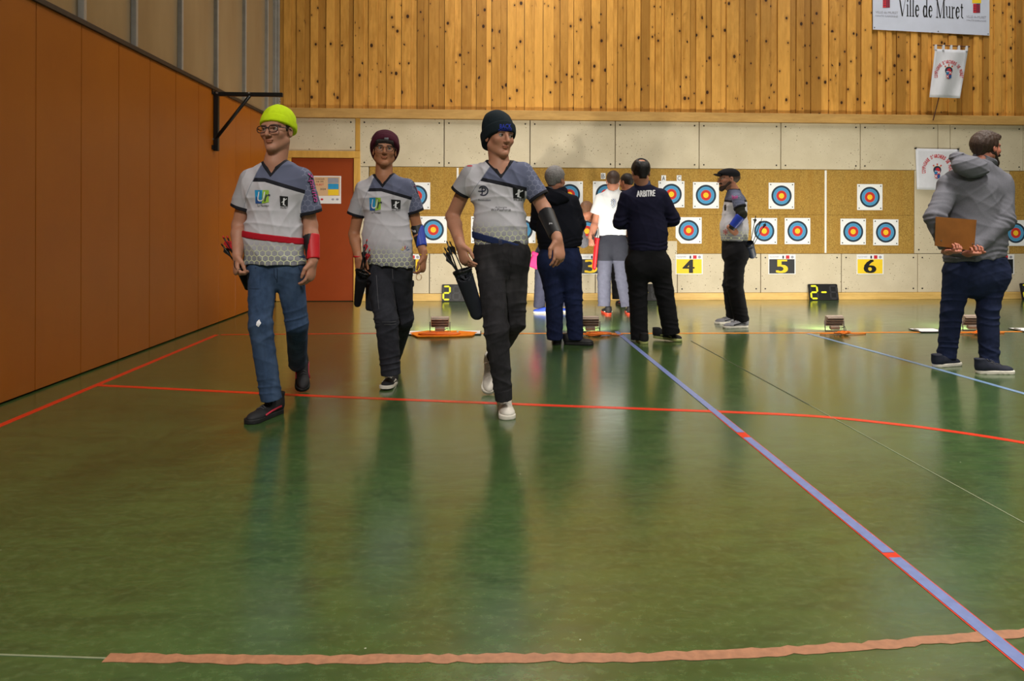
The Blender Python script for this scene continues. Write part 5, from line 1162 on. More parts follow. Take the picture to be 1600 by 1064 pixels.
# ---- archer in the neon hat
def archer_neon():
    Y0 = 4.12; J = cls(None, Y0); root = empty('person', V3(G(425, 645))); tag(root, 'archer in neon yellow beanie, jersey with red belt and blue jeans', 'person')
    H = Head(J(433, 205.5, 0), -13, 0, -3, 1.06); T = Torso(J(430, 255), J(394, 281), J(470, 279), J(427, 372), J(431, 413), (0.158, 0.160, 0.190), 0.66)
    SL, SR = J(391, 281), J(472, 279); EL, ER = J(374, 352, 0.03), J(485, 352, 0.04); WL, WR = J(371, 399, -0.08), J(489, 407, -0.03)
    hands = [dict(w=WL, d=(0.05, -0.35, -1), n=np.array([0.8, 0.5, 0], f32), t=(0.6, -0.8, 0), curl=0.85, s=1.0, thumb=0.9), dict(w=WR, d=(-0.12, -0.1, -1), n=np.array([-0.9, 0.3, 0], f32), t=(-0.5, -0.85, 0), curl=0.42, s=1.05)]
    body(root, H, T, [(SL, EL, WL, 0.047, 0.042, 0.029), (SR, ER, WR, 0.047, 0.042, 0.029)], 0.004, (178, 128, 104), hands, brow=(48, 34, 28))
    eyes(root, H, (0.05, 1, 0)); glasses(root, H, M['specs'], 0.027, 0.019, 0.0027, 0.0, 2.6, 0.103)
    hair_cap(root, H, M['hair_br'], 0.005, 0.006, 0.07, -0.03, 0.002)
    bn, bvb = beanie(root, H, M['neon'], 0.005, brim=0.048, tilt=0.30, tall=0.012, band=0.05, top=(0, -0.04, 0.09), fold=0.002)
    cL, cR = SL + (EL - SL) * 0.66, SR + (ER - SR) * 0.78
    js, bv = jersey(root, T, [(SL, J(377, 326, 0.02), 0.062, 0.066), (SR, J(486, 334, 0.03), 0.064, 0.070)], HF, M['jersey'], 0.062, 0.062, (-0.02, 0, -1), 11, (-0.03, -0.105, 0.3))
    jersey_prints(js, bv, None, ((478, 272, 488, 318), 9), None, (437, 306, 450, 326)); swirl_logo(js, bv, 398, 297, 420, 318)
    n = unit(np.array([0.13, 0, 1], f32)); c = J(428, 371)
    b, V, Q = band_on(root, 'belt', T.prims(0.007), (c + n * 0.019, n), (c - n * 0.019, -n), 0.005, M['redcl'])
    decal('buckle', quad_px(392, 372, 397, 384), BVHTree.FromPolygons(V.tolist(), Q.tolist()), 'redp', b, 0.004)
    KL, KR = J(407, 508, -0.10), J(464, 506, 0.06); AL, AR = J(424, 624, -0.06), J(465, 568, 0.64)
    tr_, tb = trousers(root, T, J(429, 404), (J(411, 410), J(450, 410)), (KL, KR), (AL, AR), (0.088, 0.066, 0.06), HF, M['denim'], seed=4, waist_r=(0.15, 0.165), depth=0.6)
    decal('torn_patch', ([(401, 503), (405, 499), (408, 505), (404, 511), (400, 508)][::-1], [(0, 1, 2, 3, 4)]), tb, 'whitep', tr_, 0.003)
    seams(tr_, tb, [[(433, 419), (433.5, 430), (432.5, 442)], [(428, 420), (428.5, 432), (432, 438)], [(466, 416), (470, 424), (474, 428)], [(400, 418), (396, 424), (390, 428)]], M['seam_b'])
    decal('phone_pocket', quad_px(384, 420, 406, 451), tb, M['denim'], tr_, 0.004)
    tL = G(387, 664); shoe(root, tL, (427, 648, 0), 0.005, M['sneak_k'], M['rubber'], 0.295, 0, M['lace_k'], 0.12, (M['sneak_r'], [(0.06, 0.05), (0.10, 0.045), (0.14, 0.04), (0.19, 0.032)], 0.006))
    tR = G(474, 613); shoe(root, tR, (470, 599, 0), 0.005, M['sneak_k'], M['rubber'], 0.29, 34, M['lace_k'], 0.1, (M['sneak_r'], [(0.06, 0.05), (0.10, 0.045), (0.14, 0.04), (0.19, 0.032)], 0.006))
    gA, gB = ER + (WR - ER) * 0.3, ER + (WR - ER) * 0.97; guard(root, 'arm_guard', gA, gB, 0.048, 0.037, 0.005, M['blackg'], M['redg'], (0.8, -0.6, 0))
    quiver('hip_quiver', J(373, 412, -0.12), J(386, 446, 0.12), 0.04, 0.03, M['blackcl'], 'small black quiver at the hip of the neon hat archer', [(J(350, 372, -0.14), 'vane_r'), (J(353, 377, -0.1), 'vane_r'), (J(348, 384, -0.1), 'vane_k'), (J(356, 372, -0.06), 'vane_r')], (0.9, 0.3, 0), arrow_lab='red fletched arrow held at the hip of the neon hat archer', mat2=None)
archer_neon()
# ---- archer in the maroon hat
def archer_maroon():
    Y0 = 4.85; J = cls(None, Y0); root = empty('person', V3(G(607, 600))); tag(root, 'archer in maroon beanie, glasses, white jersey and black cargo trousers', 'person')
    H = Head(J(601, 235.5), 8, -4, 3, 1.0); T = Torso(J(600, 275), J(571, 295), J(634, 293), J(605, 372), J(606, 415), (0.150, 0.160, 0.196), 0.66)
    SL, SR = J(568, 295), J(637, 293); EL, ER = J(553, 366, 0.03), J(652, 356, 0.05); WL, WR = J(560, 402, -0.1), J(662, 400, -0.04)
    hands = [dict(w=WL, d=(0.22, -0.3, -1), n=np.array([0.5, 0.8, 0], f32), t=(0.8, -0.5, 0), curl=0.5, s=0.98, thumb=0.4), dict(w=WR, d=(-0.05, -0.1, -1), n=np.array([-0.9, 0.3, 0], f32), t=(-0.5, -0.85, 0), curl=0.6, s=0.98)]
    body(root, H, T, [(SL, EL, WL, 0.042, 0.037, 0.026), (SR, ER, WR, 0.042, 0.037, 0.026)], 0.004, (172, 118, 86), hands, brow=(34, 24, 20))
    eyes(root, H, (0.15, 1, 0.05)); glasses(root, H, M['specs_metal'], 0.025, 0.022, 0.0016, -0.002, 2.0)
    hair_cap(root, H, M['hair_dk'], 0.005, 0.008, 0.08, -0.055, 0.004, extra=[rc(H.L(-0.04, 0.08, 0.046), H.L(0.04, 0.08, 0.042), 0.021, 0.02, 0.02), rc(H.L(-0.05, 0.08, 0.03), H.L(-0.02, 0.09, 0.03), 0.014, 0.016, 0.02), rc(H.L(0.0, 0.098, 0.045), H.L(0.012, 0.104, 0.026), 0.014, 0.009, 0.012), rc(H.L(-0.02, 0.096, 0.04), H.L(-0.03, 0.1, 0.02), 0.013, 0.008, 0.012), rc(H.L(0.035, 0.09, 0.04), H.L(0.045, 0.088, 0.018), 0.013, 0.008, 0.012)], front_low=0.018)
    bn, bvb = beanie(root, H, M['maroon'], 0.005, brim=0.062, tilt=0.72, tall=0.01, band=0.05, top=(0, -0.03, 0.085), grow=0.02)
    decal('hat_label', quad_px(600.5, 215, 607, 219.5), bvb, 'greyp', bn, 0.003)
    js, bv = jersey(root, T, [(SL, J(555, 337, 0.02), 0.056, 0.062), (SR, J(650, 332, 0.03), 0.058, 0.062)], HF, M['jersey'], 0.06, 0.06, (-0.1, 0.0, -1), 21, (-0.01, -0.10, 0.32))
    jersey_prints(js, bv, None, ((643, 284, 654, 313), 8), None, (611, 311.5, 626, 330)); swirl_logo(js, bv, 577, 309, 595, 329)
    for k in range(5):
        a = math.radians(20 + k * 35); p = Vector((633, 392)); q = p + Vector((math.cos(a) * 7, -math.sin(a) * 8)); n = Vector(((q - p).y, -(q - p).x)).normalized() * 0.5; p = p + (q - p) * 0.35
        decal('star_print', ([tuple(p + n), tuple(q + n), tuple(q - n), tuple(p - n)], [(0, 1, 2, 3)]), bv, ('bluep', 'bluep', 'redp', 'yellow', 'yellow')[k], js, 0.003)
    KL, KR = J(604, 500, -0.16), J(629, 498, 0.12); AL, AR = J(611, 585, -0.14), J(614, 556, 0.62)
    tr_, tb = trousers(root, T, J(604, 406), (J(588.5, 414), J(622, 414)), (KL, KR), (AL, AR), (0.094, 0.079, 0.066), HF, M['cargo'], seed=8, bunch=0.008, waist_r=(0.15, 0.16), depth=0.6)
    for (a, c, b_, sd) in (((581, 432), (579, 460), (586, 488), -1), ((631, 444), (630, 460), (628, 487), 1)):
        sdf_obj('cargo_pocket', [rbox(J((a[0] + b_[0]) / 2 + 2, 463, -0.05 if sd < 0 else 0.08), frame(-40 * -sd * -1), (0.055, 0.045, 0.10), 0.02)], 0.006, M['cargo'], tr_); sdf_obj('pocket_flap', [rbox(J((a[0] + b_[0]) / 2 + 2, 443, -0.052 if sd < 0 else 0.078), frame(-40 * -sd * -1), (0.059, 0.049, 0.026), 0.012)], 0.006, M['cargo'], tr_)
    sdf_obj('knee_seam', [rc(KL + np.array([0, 0, 0.012], f32), KL - np.array([0, 0, 0.012], f32), 0.083, 0.082, 0.004, None, [(KL + np.array([0, 0, 0.016], f32), (0, 0, 1)), (KL - np.array([0, 0, 0.016], f32), (0, 0, -1))])], 0.005, M['cargo'], tr_)
    seams(tr_, tb, [[(613, 420), (614, 436)], [(588, 430), (590, 460), (592, 483)], [(597, 503), (612, 503), (619, 502)], [(600, 507), (612, 507), (619, 506)]], M['seam_l'], 0.35)
    t0 = G(602, 611); shoe(root, t0, (614, 597, 0), 0.005, M['canvas'], M['sole_w'], 0.275, -6, M['lace_w'], 0.1, (M['sole_w'], [(0.08, 0.035), (0.12, 0.05), (0.15, 0.04), (0.19, 0.04)], 0.005), drop=0.012)
    t1 = G(612, 586); shoe(root, t1, (616, 575, 0), 0.006, M['canvas'], M['sole_w'], 0.275, 36, None, 0.1)
    gA, gB = ER + (WR - ER) * -0.05, ER + (WR - ER) * 0.68; g_, gb = guard(root, 'arm_guard', gA, gB, 0.046, 0.036, 0.005, M['blackg'], M['blueg'], (0.85, -0.5, 0)); decal('lettering', text_px('ba', 643, 358, 650, 363), gb, 'whitep', g_, 0.004)
    tubes = lambda nm, p, r_, m_: sdf_obj(nm, [rc(p - np.array([0, 0, 0.006], f32), p + np.array([0, 0, 0.006], f32), r_, r_, 0.003, None, [(p + np.array([0, 0, 0.006], f32), (0, 0, 1)), (p - np.array([0, 0, 0.006], f32), (0, 0, -1))])], 0.004, m_, root)
    tubes('bracelet', A3(EL + (WL - EL) * 0.97), 0.033, M['redg']); tubes('bracelet', A3(ER + (WR - ER) * 0.95), 0.031, M['yellow'])
    q = J(654.5, 433, -0.12); tag(obj('finger_ring', mesh('finger_ring', *tube_data([Vector((q[0] + 0.018 * math.cos(t), q[1], q[2] + 0.022 * math.sin(t))) for t in [k * 0.349 for k in range(18)]], 0.003, 6, True), True), M['peachp']), 'small pale ring tab dangling from the hand of the maroon hat archer', 'ring')
    quiver('hip_quiver', J(566, 424, -0.2), J(558.5, 474, -0.1), 0.05, 0.028, M['blackcl'], 'flat black quiver hanging by the cargo trousers', [(J(573, 377, -0.22), 'vane_r'), (J(577, 392, -0.2), 'vane_r'), (J(569, 388, -0.24), 'vane_k'), (J(572, 397, -0.18), 'vane_k')], (0.3, 1, 0), arrow_lab='red and black fletched arrow rising beside the cargo trousers', fl=0.4)
archer_maroon()
# ---- archer in the dark beanie
def archer_dark():
    Y0 = 4.15; J = cls(None, Y0); root = empty('person', V3(G(788, 640))); tag(root, 'archer in dark petrol beanie, jersey with navy belt and black jeans', 'person')
    H = Head(J(780, 214.5), 27, 2, 4, 1.03); T = Torso(J(781, 259), J(739, 274), J(815, 270), J(782, 360), J(783, 386), (0.156, 0.152, 0.165), 0.64)
    SL, SR = J(736, 274), J(818, 270); EL, ER = J(707, 338, 0.1), J(850, 326, -0.02); WL, WR = J(719, 382, -0.1), J(871, 374, -0.2)
    hands = [dict(w=WL, d=(0.3, -0.25, -1), n=np.array([0.7, 0.6, 0], f32), t=(0.6, -0.8, 0), curl=0.45, s=1.05, thumb=0.4), dict(w=WR, d=(0.1, -0.25, -1), n=np.array([-0.55, 0.8, 0], f32), t=(-0.85, -0.4, 0), curl=0.42, s=1.05)]
    body(root, H, T, [(SL, EL, WL, 0.046, 0.042, 0.030), (SR, ER, WR, 0.046, 0.042, 0.030)], 0.004, (182, 130, 104), hands, brow=(88, 62, 46))
    eyes(root, H, (0.2, 1, 0)); hair_cap(root, H, M['hair_br'], 0.005, 0.005, 0.05, -0.045, 0.002)
    bn, bvb = beanie(root, H, M['petrol'], 0.005, brim=0.026, tilt=0.5, tall=0.03, band=0.062, top=(0, -0.055, 0.095), grow=0.016)
    decal('lettering', text_px('BACK', 781, 194, 799, 201, dy=-0.5), bvb, M['hatblue'], bn, 0.004, 2.0); decal('lettering', text_px('DANNAGE', 779, 202, 800, 206, dy=-1.5), bvb, M['hatblue'], bn, 0.004, 2.0)
    js, bv = jersey(root, T, [(SL, J(719, 301, 0.04), 0.064, 0.063), (SR, J(843, 309, -0.02), 0.062, 0.066)], HF, M['jersey'], 0.058, 0.06, (-0.1, 0, -1), 31, (-0.14, -0.075, 0.27))
    jersey_prints(js, bv, None, ((827, 256, 842, 284), 8), None, (801, 293, 820, 314))
    decal('logo', ring_px(755, 298, 6.2, 8.0, -130, 150), bv, 'navyp', js, 0.003); v, f = text_px('P', 752.5, 293, 759.5, 303.5); decal('logo', (v, f), bv, 'navyp', js, 0.003); decal('logo', quad_px(747, 298, 757, 299.4), bv, 'navyp', js, 0.0035)
    decal('lettering', text_px('Promotion', 747.5, 311, 766.5, 314), bv, 'navyp', js, 0.003); decal('lettering', text_px('WinPleaForce', 767, 325.5, 798, 329.5), bv, 'ink', js, 0.003); decal('lettering', text_px('Armurerie', 774, 322.5, 792, 325), bv, 'ink', js, 0.003); decal('collar_mark', ring_px(808, 251, 1.8, 3), bv, 'navyp', js, 0.003); decal('shoulder_mark', quad_px(727, 258, 738, 260), bv, 'redp', js, 0.003)
    n = unit(np.array([0.27, 0, 1], f32)); c = J(781, 378)
    b, V, Q = band_on(root, 'belt', T.prims(0.007), (c + n * 0.02, n), (c - n * 0.02, -n), 0.005, M['navycl']); decal('buckle', ([(778.5, 374), (784, 372.5), (785, 382), (779.5, 383)][::-1], [(0, 1, 2, 3)]), BVHTree.FromPolygons(V.tolist(), Q.tolist()), 'navyp', b, 0.004)
    KL, KR = J(776, 518, -0.16), J(803, 502, 0.06); AL, AR = J(786, 612, -0.14), J(768, 566, 0.6)
    tr_, tb = trousers(root, T, J(782, 378), (J(764, 398), J(804, 398)), (KL, KR), (AL, AR), (0.090, 0.072, 0.052), HF, M['blackjean'], seed=13, bunch=0.008, waist_r=(0.158, 0.163))
    seams(tr_, tb, [[(800, 389), (800.5, 405), (796, 436)], [(795, 390), (795, 408), (798, 416)], [(826, 390), (830, 397), (834, 399)], [(745, 394), (741, 401), (738, 404)]], M['seam_k'])
    dA = unit(AL - KL); sdf_obj('cuff', [rc(AL - dA * 0.02, AL + dA * 0.05, 0.055, 0.05, 0.004, None, [(AL + dA * 0.05, dA), (AL - dA * 0.02, -dA)])], 0.005, M['blackjean'], tr_, waves([(30, 0, 0), (0, 30, 0)], 0.003, 2), 0.004)
    t0 = G(795, 657); shoe(root, t0, (787, 638, 0), 0.005, M['sneak_w'], M['sole_w'], 0.295, 0, M['lace_w'], 0.1)
    t1 = G(764, 617); shoe(root, t1, (768, 602, 0), 0.005, M['sneak_w'], M['sole_w'], 0.29, 40, M['lace_w'], 0.1)
    gA, gB = ER + (WR - ER) * 0.14, ER + (WR - ER) * 0.9; g_, gb = guard(root, 'arm_guard', gA, gB, 0.050, 0.040, 0.005, M['blackg']); decal('lettering', text_px('pro', 858, 348, 863, 351), gb, 'whitep', g_, 0.003)
    quiver('hip_quiver', J(722, 422, -0.15), J(745, 489, -0.1), 0.056, 0.042, M['navyq'], 'tapered navy quiver at the hip of the dark beanie archer', [(J(699, 380, -0.2), 'vane_k'), (J(696, 390, -0.16), 'vane_k'), (J(695, 398, -0.2), 'vane_k'), (J(704, 380, -0.1), 'vane_k')], (0.2, 1, 0), fl=0.6, arrow_lab='black fletched arrow leaning out of the navy quiver')
M['hatblue'] = plain('hat_lettering', (34, 58, 190), 0.7); M['navyq'] = plain('quiver_navy', (22, 25, 36), 0.6, var=0.15)
archer_dark()
# ------------------------------------------------------------------ the people by the targets
M['hoodie_k'] = cloth('black_hoodie', (17, 19, 29), 0.15, 20); M['navyjk'] = cloth('navy_jacket', (24, 24, 46), 0.12, 20); M['greyhd'] = cloth('grey_marl', (104, 104, 112), 0.12, 160); M['whitet'] = cloth('white_tee', (228, 230, 234), 0.03, 14); M['greyt'] = cloth('grey_tee', (110, 110, 118), 0.1, 20)
M['collar_g'] = cloth('slate_collar', (66, 72, 100), 0.1); M['hair_md'] = plain('hair_mid_brown', (58, 40, 30), 0.6, var=0.35, scale=90, bump=0.5); M['beard'] = plain('beard_brown', (50, 34, 26), 0.7, var=0.4, scale=110, bump=0.6); M['hair_bk'] = plain('hair_near_black', (22, 19, 20), 0.55, var=0.3, scale=90, bump=0.4)
M['sneak_b'] = plain('sneaker_blue', (52, 82, 190), 0.6, var=0.1); M['sole_o'] = plain('sole_orange', (226, 74, 48), 0.5); M['sole_y'] = plain('sole_lime', (170, 176, 110), 0.5); M['sneak_n'] = plain('sneaker_navy', (26, 30, 46), 0.7, var=0.15); M['sneak_g'] = plain('sneaker_grey', (120, 120, 126), 0.6, var=0.2, scale=30); M['capcl'] = cloth('cap_wool', (26, 26, 30), 0.15); M['redbag'] = plain('quiver_red', (206, 32, 42), 0.5, var=0.08); M['pinkbag'] = plain('pink_pouch', (190, 30, 104), 0.6, var=0.08); M['bluebag'] = plain('quiver_blue', (26, 38, 62), 0.55, var=0.2); M['olive'] = cloth('olive_sleeve', (42, 42, 34), 0.1); M['leather'] = plain('brown_board', (134, 82, 34), 0.5, var=0.16, scale=7)
M['twotone'] = None
def two_tone():
    t = NT('two_tone_trousers').set(0.9, 0, 0.2); a = t.attr('low'); n = t.noise(30, t.pos(), 4); c = t.mix(t.math('GREATER_THAN', a, 0.0), lin((96, 98, 116)), lin((50, 52, 62))); t.col(t.mix(t.rng(n, 0.3, 0.7, 0, 0.25), c, lin((60, 62, 74)))); return t.m
M['twotone'] = two_tone()
def long_top(parent, name, T, arms, h, mat, hem_n=None, nr=0.062, seed=1, amp=0.006, k=0.02, cuff=True, up=0.0):
    p = T.prims(); sp = []
    for (S, E, Wr, r0, r1, r2) in arms:
        S, E, Wr = A3(S), A3(E), A3(Wr); d = unit(Wr - E); sp += [rc(S, E, r0, r1, k), rc(E, Wr + d * 0.03, r1, r2, k, None, [(Wr, d)])]
    hn = A3(hem_n) if hem_n is not None else -T.U; cuts = [half(T.hem, hn, 0.02)]
    c0, c1 = T.N - T.U * 0.0, T.N + T.U * 0.12; cuts.append(cut(rc(c0, c1, nr)['ev'], 0.004))
    wv = waves([T.U * 8 + T.S * 3, T.S * 8, unit(T.S + T.U) * 9, unit(T.S - T.U) * 10], amp, seed)
    els = [(A3(a[1]), unit(A3(a[2]) - A3(a[0]))) for a in arms]
    def disp(P):
        s = wv(P)
        for e_, d in els:
            q = P - e_; g = np.exp(-(q * q).sum(1) / 0.10 ** 2); s = s + 0.007 * g * np.sin((q @ d) * 130 + 1.5 * np.sin(P[:, 2] * 40))
        hm = -((P - T.hem) @ unit(hn)); s = s + 0.004 * np.exp(-((hm - 0.06) / 0.04) ** 2) * np.sin(hm * 160 + 2 * np.sin(P[:, 0] * 20))
        return s
    o, V, Q = sdf_obj(name, p + sp + cuts, h, mat, parent, disp, amp * 1.5 + 0.008); return o, BVHTree.FromPolygons(V.tolist(), Q.tolist())
HB = 0.0075
def relaxed(w, d, n, t, **k): return dict(w=w, d=d, n=np.array(n, f32), t=t, **{**dict(curl=0.6), **k})
def man_black_hoodie():
    J = cls(None, 6.4); root = empty('person', V3(G(875, 538))); tag(root, 'grey haired man in black hoodie and dark blue jeans, seen from behind', 'person')
    H = Head(J(868, 281), 142, 4, 0, 1.02); T = Torso(J(865, 300), J(844, 317), J(892, 317), J(874, 362), J(875, 388), (0.185, 0.205, 0.2), 0.7, 0.07)
    SL, SR = J(843, 317), J(893, 317); EL, ER = J(839, 350, 0.06), J(904, 351, 0.05); WL, WR = J(862, 353, 0.3), J(890, 351, 0.3)
    body(root, H, T, [(SL, EL, WL, 0.05, 0.043, 0.03), (SR, ER, WR, 0.05, 0.043, 0.03)], 0.006, (176, 120, 96), [relaxed(WL, (0.8, 0.3, 0.1), (0, 0.2, -1), (0, 1, 0)), relaxed(WR, (-0.8, 0.3, 0.1), (0, 0.2, -1), (0, 1, 0))], brow=(90, 80, 74))
    eyes(root, H); hair_cap(root, H, M['hair_gr'], 0.006, 0.012, 0.06, -0.062, 0.005)
    tp, bv = long_top(root, 'hoodie', T, [(SL, EL, WL, 0.075, 0.066, 0.045), (SR, ER, WR, 0.078, 0.068, 0.045)], HB, M['hoodie_k'], seed=4)
    sdf_obj('hood', [ell(J(868, 309, -0.1), frame(0), (0.13, 0.06, 0.075), 0.02), rc(J(852, 299, -0.03), J(880, 299, -0.02), 0.045, 0.045, 0.04)], 0.007, M['hoodie_k'], tp, waves([(6, 4, 9)], 0.006, 3), 0.008)
    sdf_obj('undershirt_collar', [rc(J(864.5, 297), J(864.5, 292, -0.005), 0.068, 0.066, 0.004, None, [(J(864.5, 291.5), (0, 0, 1))])], 0.006, M['greyt'], root)
    trousers(root, T, J(874, 386), (J(858, 408), J(890, 408)), (J(866, 465, -0.01), J(896, 465, 0.0)), (J(867, 530), J(899, 530)), (0.112, 0.085, 0.076), HB, M['denim_dark'], seed=21, bunch=0.009, waist_r=(0.19, 0.185), split=-1)
    shoe(root, G(869, 531), (0.08, 1), 0.006, M['rubber'], M['rubber'], 0.29, 0); shoe(root, G(928, 539.5), (0.95, -0.25), 0.006, M['rubber'], M['rubber'], 0.29, 0, None, 0.1, (M['lampgrey'], [(0.1, 0.06), (0.13, 0.055), (0.15, 0.05)], 0.005))
man_black_hoodie()
def referee():
    J = cls(None, 6.5); root = empty('person', V3(G(1015, 535))); tag(root, 'referee in navy jacket lettered ARBITRE and black trousers, seen from behind', 'person')
    H = Head(J(1001, 270), 182, 14, 0, 1.06); T = Torso(J(1004, 293), J(981, 308), J(1030, 306), J(1012, 362), J(1012, 392), (0.18, 0.182, 0.188), 0.7, 0.068)
    SL, SR = J(979, 309), J(1033, 307); EL, ER = J(969, 347, 0.03), J(1051, 342, 0.03); WL, WR = J(990, 352, 0.29), J(1030, 350, 0.29)
    body(root, H, T, [(SL, EL, WL, 0.05, 0.043, 0.03), (SR, ER, WR, 0.05, 0.043, 0.03)], 0.006, (176, 124, 100), [relaxed(WL, (0.8, 0.3, 0.1), (0, 0.2, -1), (0, 1, 0)), relaxed(WR, (-0.8, 0.3, 0.1), (0, 0.2, -1), (0, 1, 0))], brow=(30, 24, 22))
    eyes(root, H); hr = hair_cap(root, H, M['hair_bk'], 0.006, 0.010, 0.02, -0.075, 0.003, extra=[ell(H.L(0, -0.085, 0.105), H.ax, (0.042, 0.04, 0.042), 0.008, 's')])
    tp, bv = long_top(root, 'jacket', T, [(SL, EL, WL, 0.072, 0.068, 0.05), (SR, ER, WR, 0.074, 0.07, 0.05)], HB, M['navyjk'], seed=9, hem_n=(0.0, 0, -1))
    sdf_obj('collar', [rc(J(1004, 292, 0.01), J(1003, 282, 0.02), 0.083, 0.075, 0.004, None, [(J(1003, 280.5), (0, 0, 1))]), cut(rc(J(1004, 290, 0.01), J(1003, 270, 0.02), 0.07, 0.068)['ev'])], 0.006, M['collar_g'], tp)
    decal('lettering', text_px('ARBITRE', 995, 298, 1023.5, 307.5, dy=-1.2), bv, 'whitep', tp, 0.005, 2.0); decal('lettering', text_px('ARBITRE', 995.5, 298.3, 1024.0, 307.8, dy=-1.2), bv, 'whitep', tp, 0.0055, 2.0); decal('lettering', text_px('ARBITRE', 994.6, 297.8, 1023.1, 307.3, dy=-1.2), bv, 'whitep', tp, 0.0052, 2.0)
    tr_, tb = trousers(root, T, J(1012, 390), (J(995, 412), J(1029, 412)), (J(997, 458, 0.03), J(1038, 456, 0.0)), (J(999, 531), J(1049, 522)), (0.112, 0.09, 0.082), HB, M['blackcl'], seed=25, bunch=0.009, waist_r=(0.18, 0.18), split=-1)
    shoe(root, G(999, 530), (0.05, 1), 0.006, M['rubber'], M['sole_y'], 0.29, 0); shoe(root, G(1066, 533.5), (0.85, -0.4), 0.006, M['canvas'], M['sole_y'], 0.29, 4, M['lace_k'], 0.1, (M['sole_y'], [(0.08, 0.04), (0.14, 0.05), (0.19, 0.035)], 0.005))
referee()
def man_white_tee():
    J = cls(None, 8.5); root = empty('person', V3(G(958, 490))); tag(root, 'man in white T-shirt and grey two tone trousers, seen from behind', 'person')
    H = Head(J(958, 283), 172, 8, 0, 1.05); T = Torso(J(957, 299), J(939, 310), J(975, 309), J(957, 350), J(957, 367.5), (0.165, 0.168, 0.175), 0.66, 0.065)
    SL, SR = J(938, 311), J(977, 310); EL, ER = J(931, 347, 0.05), J(983, 345, 0.08); WL, WR = J(923, 370, -0.02), J(980, 366, 0.3)
    body(root, H, T, [(SL, EL, WL, 0.055, 0.047, 0.034), (SR, ER, WR, 0.055, 0.047, 0.034)], 0.006, (186, 128, 104), [relaxed(WL, (-0.1, -0.2, -1), (0.9, 0.3, 0), (0, -1, 0), curl=0.9), relaxed(WR, (-0.3, 0.9, 0.1), (-0.2, 0, -1), (-1, 0, 0))], brow=(60, 46, 36))
    eyes(root, H); hair_cap(root, H, M['hair_md'], 0.006, 0.006, 0.055, -0.05, 0.002)
    js, bv = long_top(root, 't_shirt', T, [], 0.007, M['whitet'], seed=3, amp=0.004)
    bpy.data.objects.remove(js)
    p = T.prims()
    for a, b in ((SL, J(931.5, 334, 0.03)), (SR, J(983, 333, 0.04))):
        d = unit(A3(b) - A3(a)); p.append(rc(a, A3(b) + d * 0.03, 0.068, 0.082, 0.02, None, [(b, d)]))
    p += [half(T.hem, -T.U), cut(rc(T.N, T.N + T.U * 0.1, 0.062)['ev'])]
    js, V, Q = sdf_obj('t_shirt', p, 0.007, M['whitet'], root, waves([T.S * 7 + T.U * 4, T.U * 8, unit(T.S - T.U) * 9], 0.006, 5), 0.01); bv = BVHTree.FromPolygons(V.tolist(), Q.tolist())
    for r, a0, a1, m_ in ((2.0, -80, 80, 'bluep'), (4.4, -80, 80, 'navyp'), (6.6, -75, 60, 'bluep'), (8.6, -70, 45, 'greyp')): decal('print_arc', ring_px(954, 317, r, r + 0.8, a0, a1), bv, m_, js, 0.004)
    z0 = float(J(957, 407)[2])
    trousers(root, T, J(957, 366), (J(947, 382), J(967, 382)), (J(944, 434, 0.0), J(972, 434, 0.0)), (J(944, 478), J(980, 478)), (0.105, 0.085, 0.078), HB, M['twotone'], seed=31, bunch=0.008, waist_r=(0.165, 0.17), split=-1, attrs=lambda V: {'low': V[:, 2] - z0})
    for x, d in ((943.5, (-0.05, 1)), (981, (0.1, 1))): shoe(root, G(x, 487.5), d, 0.006, M['sneak_k'], M['sole_o'], 0.29, 0, None, 0.1, (M['sole_w'], [(0.03, 0.04), (0.06, 0.035), (0.1, 0.035)], 0.006))
    quiver('hip_quiver', J(933, 372, -0.03), J(928.5, 417, 0.0), 0.05, 0.04, M['redbag'], 'bright red quiver at the hip of the white shirt man', [(J(925, 368, -0.1), 'vane_k'), (J(936.5, 345, 0.0), 'vane_k')], (1, 0.2, 0), fl=0.6, arrow_lab='dark arrow in the bright red quiver', collars=M['redbag'])
man_white_tee()
def man_behind():
    J = cls(None, 9.3); root = empty('person', V3(G(965, 479))); tag(root, 'dark haired man half hidden between the white shirt and the navy jacket', 'person')
    H = Head(J(979, 285), 215, 10, 0, 1.0); T = Torso(J(978, 299), J(962, 310), J(994, 310), J(976, 350), J(975, 372), (0.17, 0.17, 0.175), 0.66)
    SL, SR = J(961, 310), J(995, 310); EL, ER = J(957, 343, 0.06), J(999, 343, 0.06); WL, WR = J(966, 352, 0.27), J(990, 352, 0.27)
    body(root, H, T, [(SL, EL, WL, 0.05, 0.043, 0.03), (SR, ER, WR, 0.05, 0.043, 0.03)], 0.0065, (170, 112, 86), [relaxed(WL, (0.5, 0.6, 0.1), (0, 0.2, -1), (1, 0, 0)), relaxed(WR, (-0.5, 0.6, 0.1), (0, 0.2, -1), (-1, 0, 0))], brow=(40, 30, 26))
    eyes(root, H); hair_cap(root, H, M['hair_dk'], 0.0065, 0.007, 0.055, -0.05, 0.002)
    long_top(root, 'jacket', T, [(SL, EL, WL, 0.068, 0.06, 0.045), (SR, ER, WR, 0.068, 0.06, 0.045)], 0.009, M['hoodie_k'], seed=6)
    trousers(root, T, J(975, 370), (J(966, 384), J(984, 384)), (J(964, 430), J(986, 430)), (J(965, 467), J(987, 467)), (0.1, 0.08, 0.072), 0.009, M['blackcl'], seed=41, waist_r=(0.165, 0.17), split=-1)
    for x, d in ((965, (-0.1, 1)), (988, (0.1, 1))): shoe(root, G(x, 475), d, 0.0065, M['canvas'], M['rubber'], 0.29, 0, None, 0.1, (M['sneak_r'], [(0.03, 0.05), (0.06, 0.05), (0.1, 0.04)], 0.007))
man_behind()
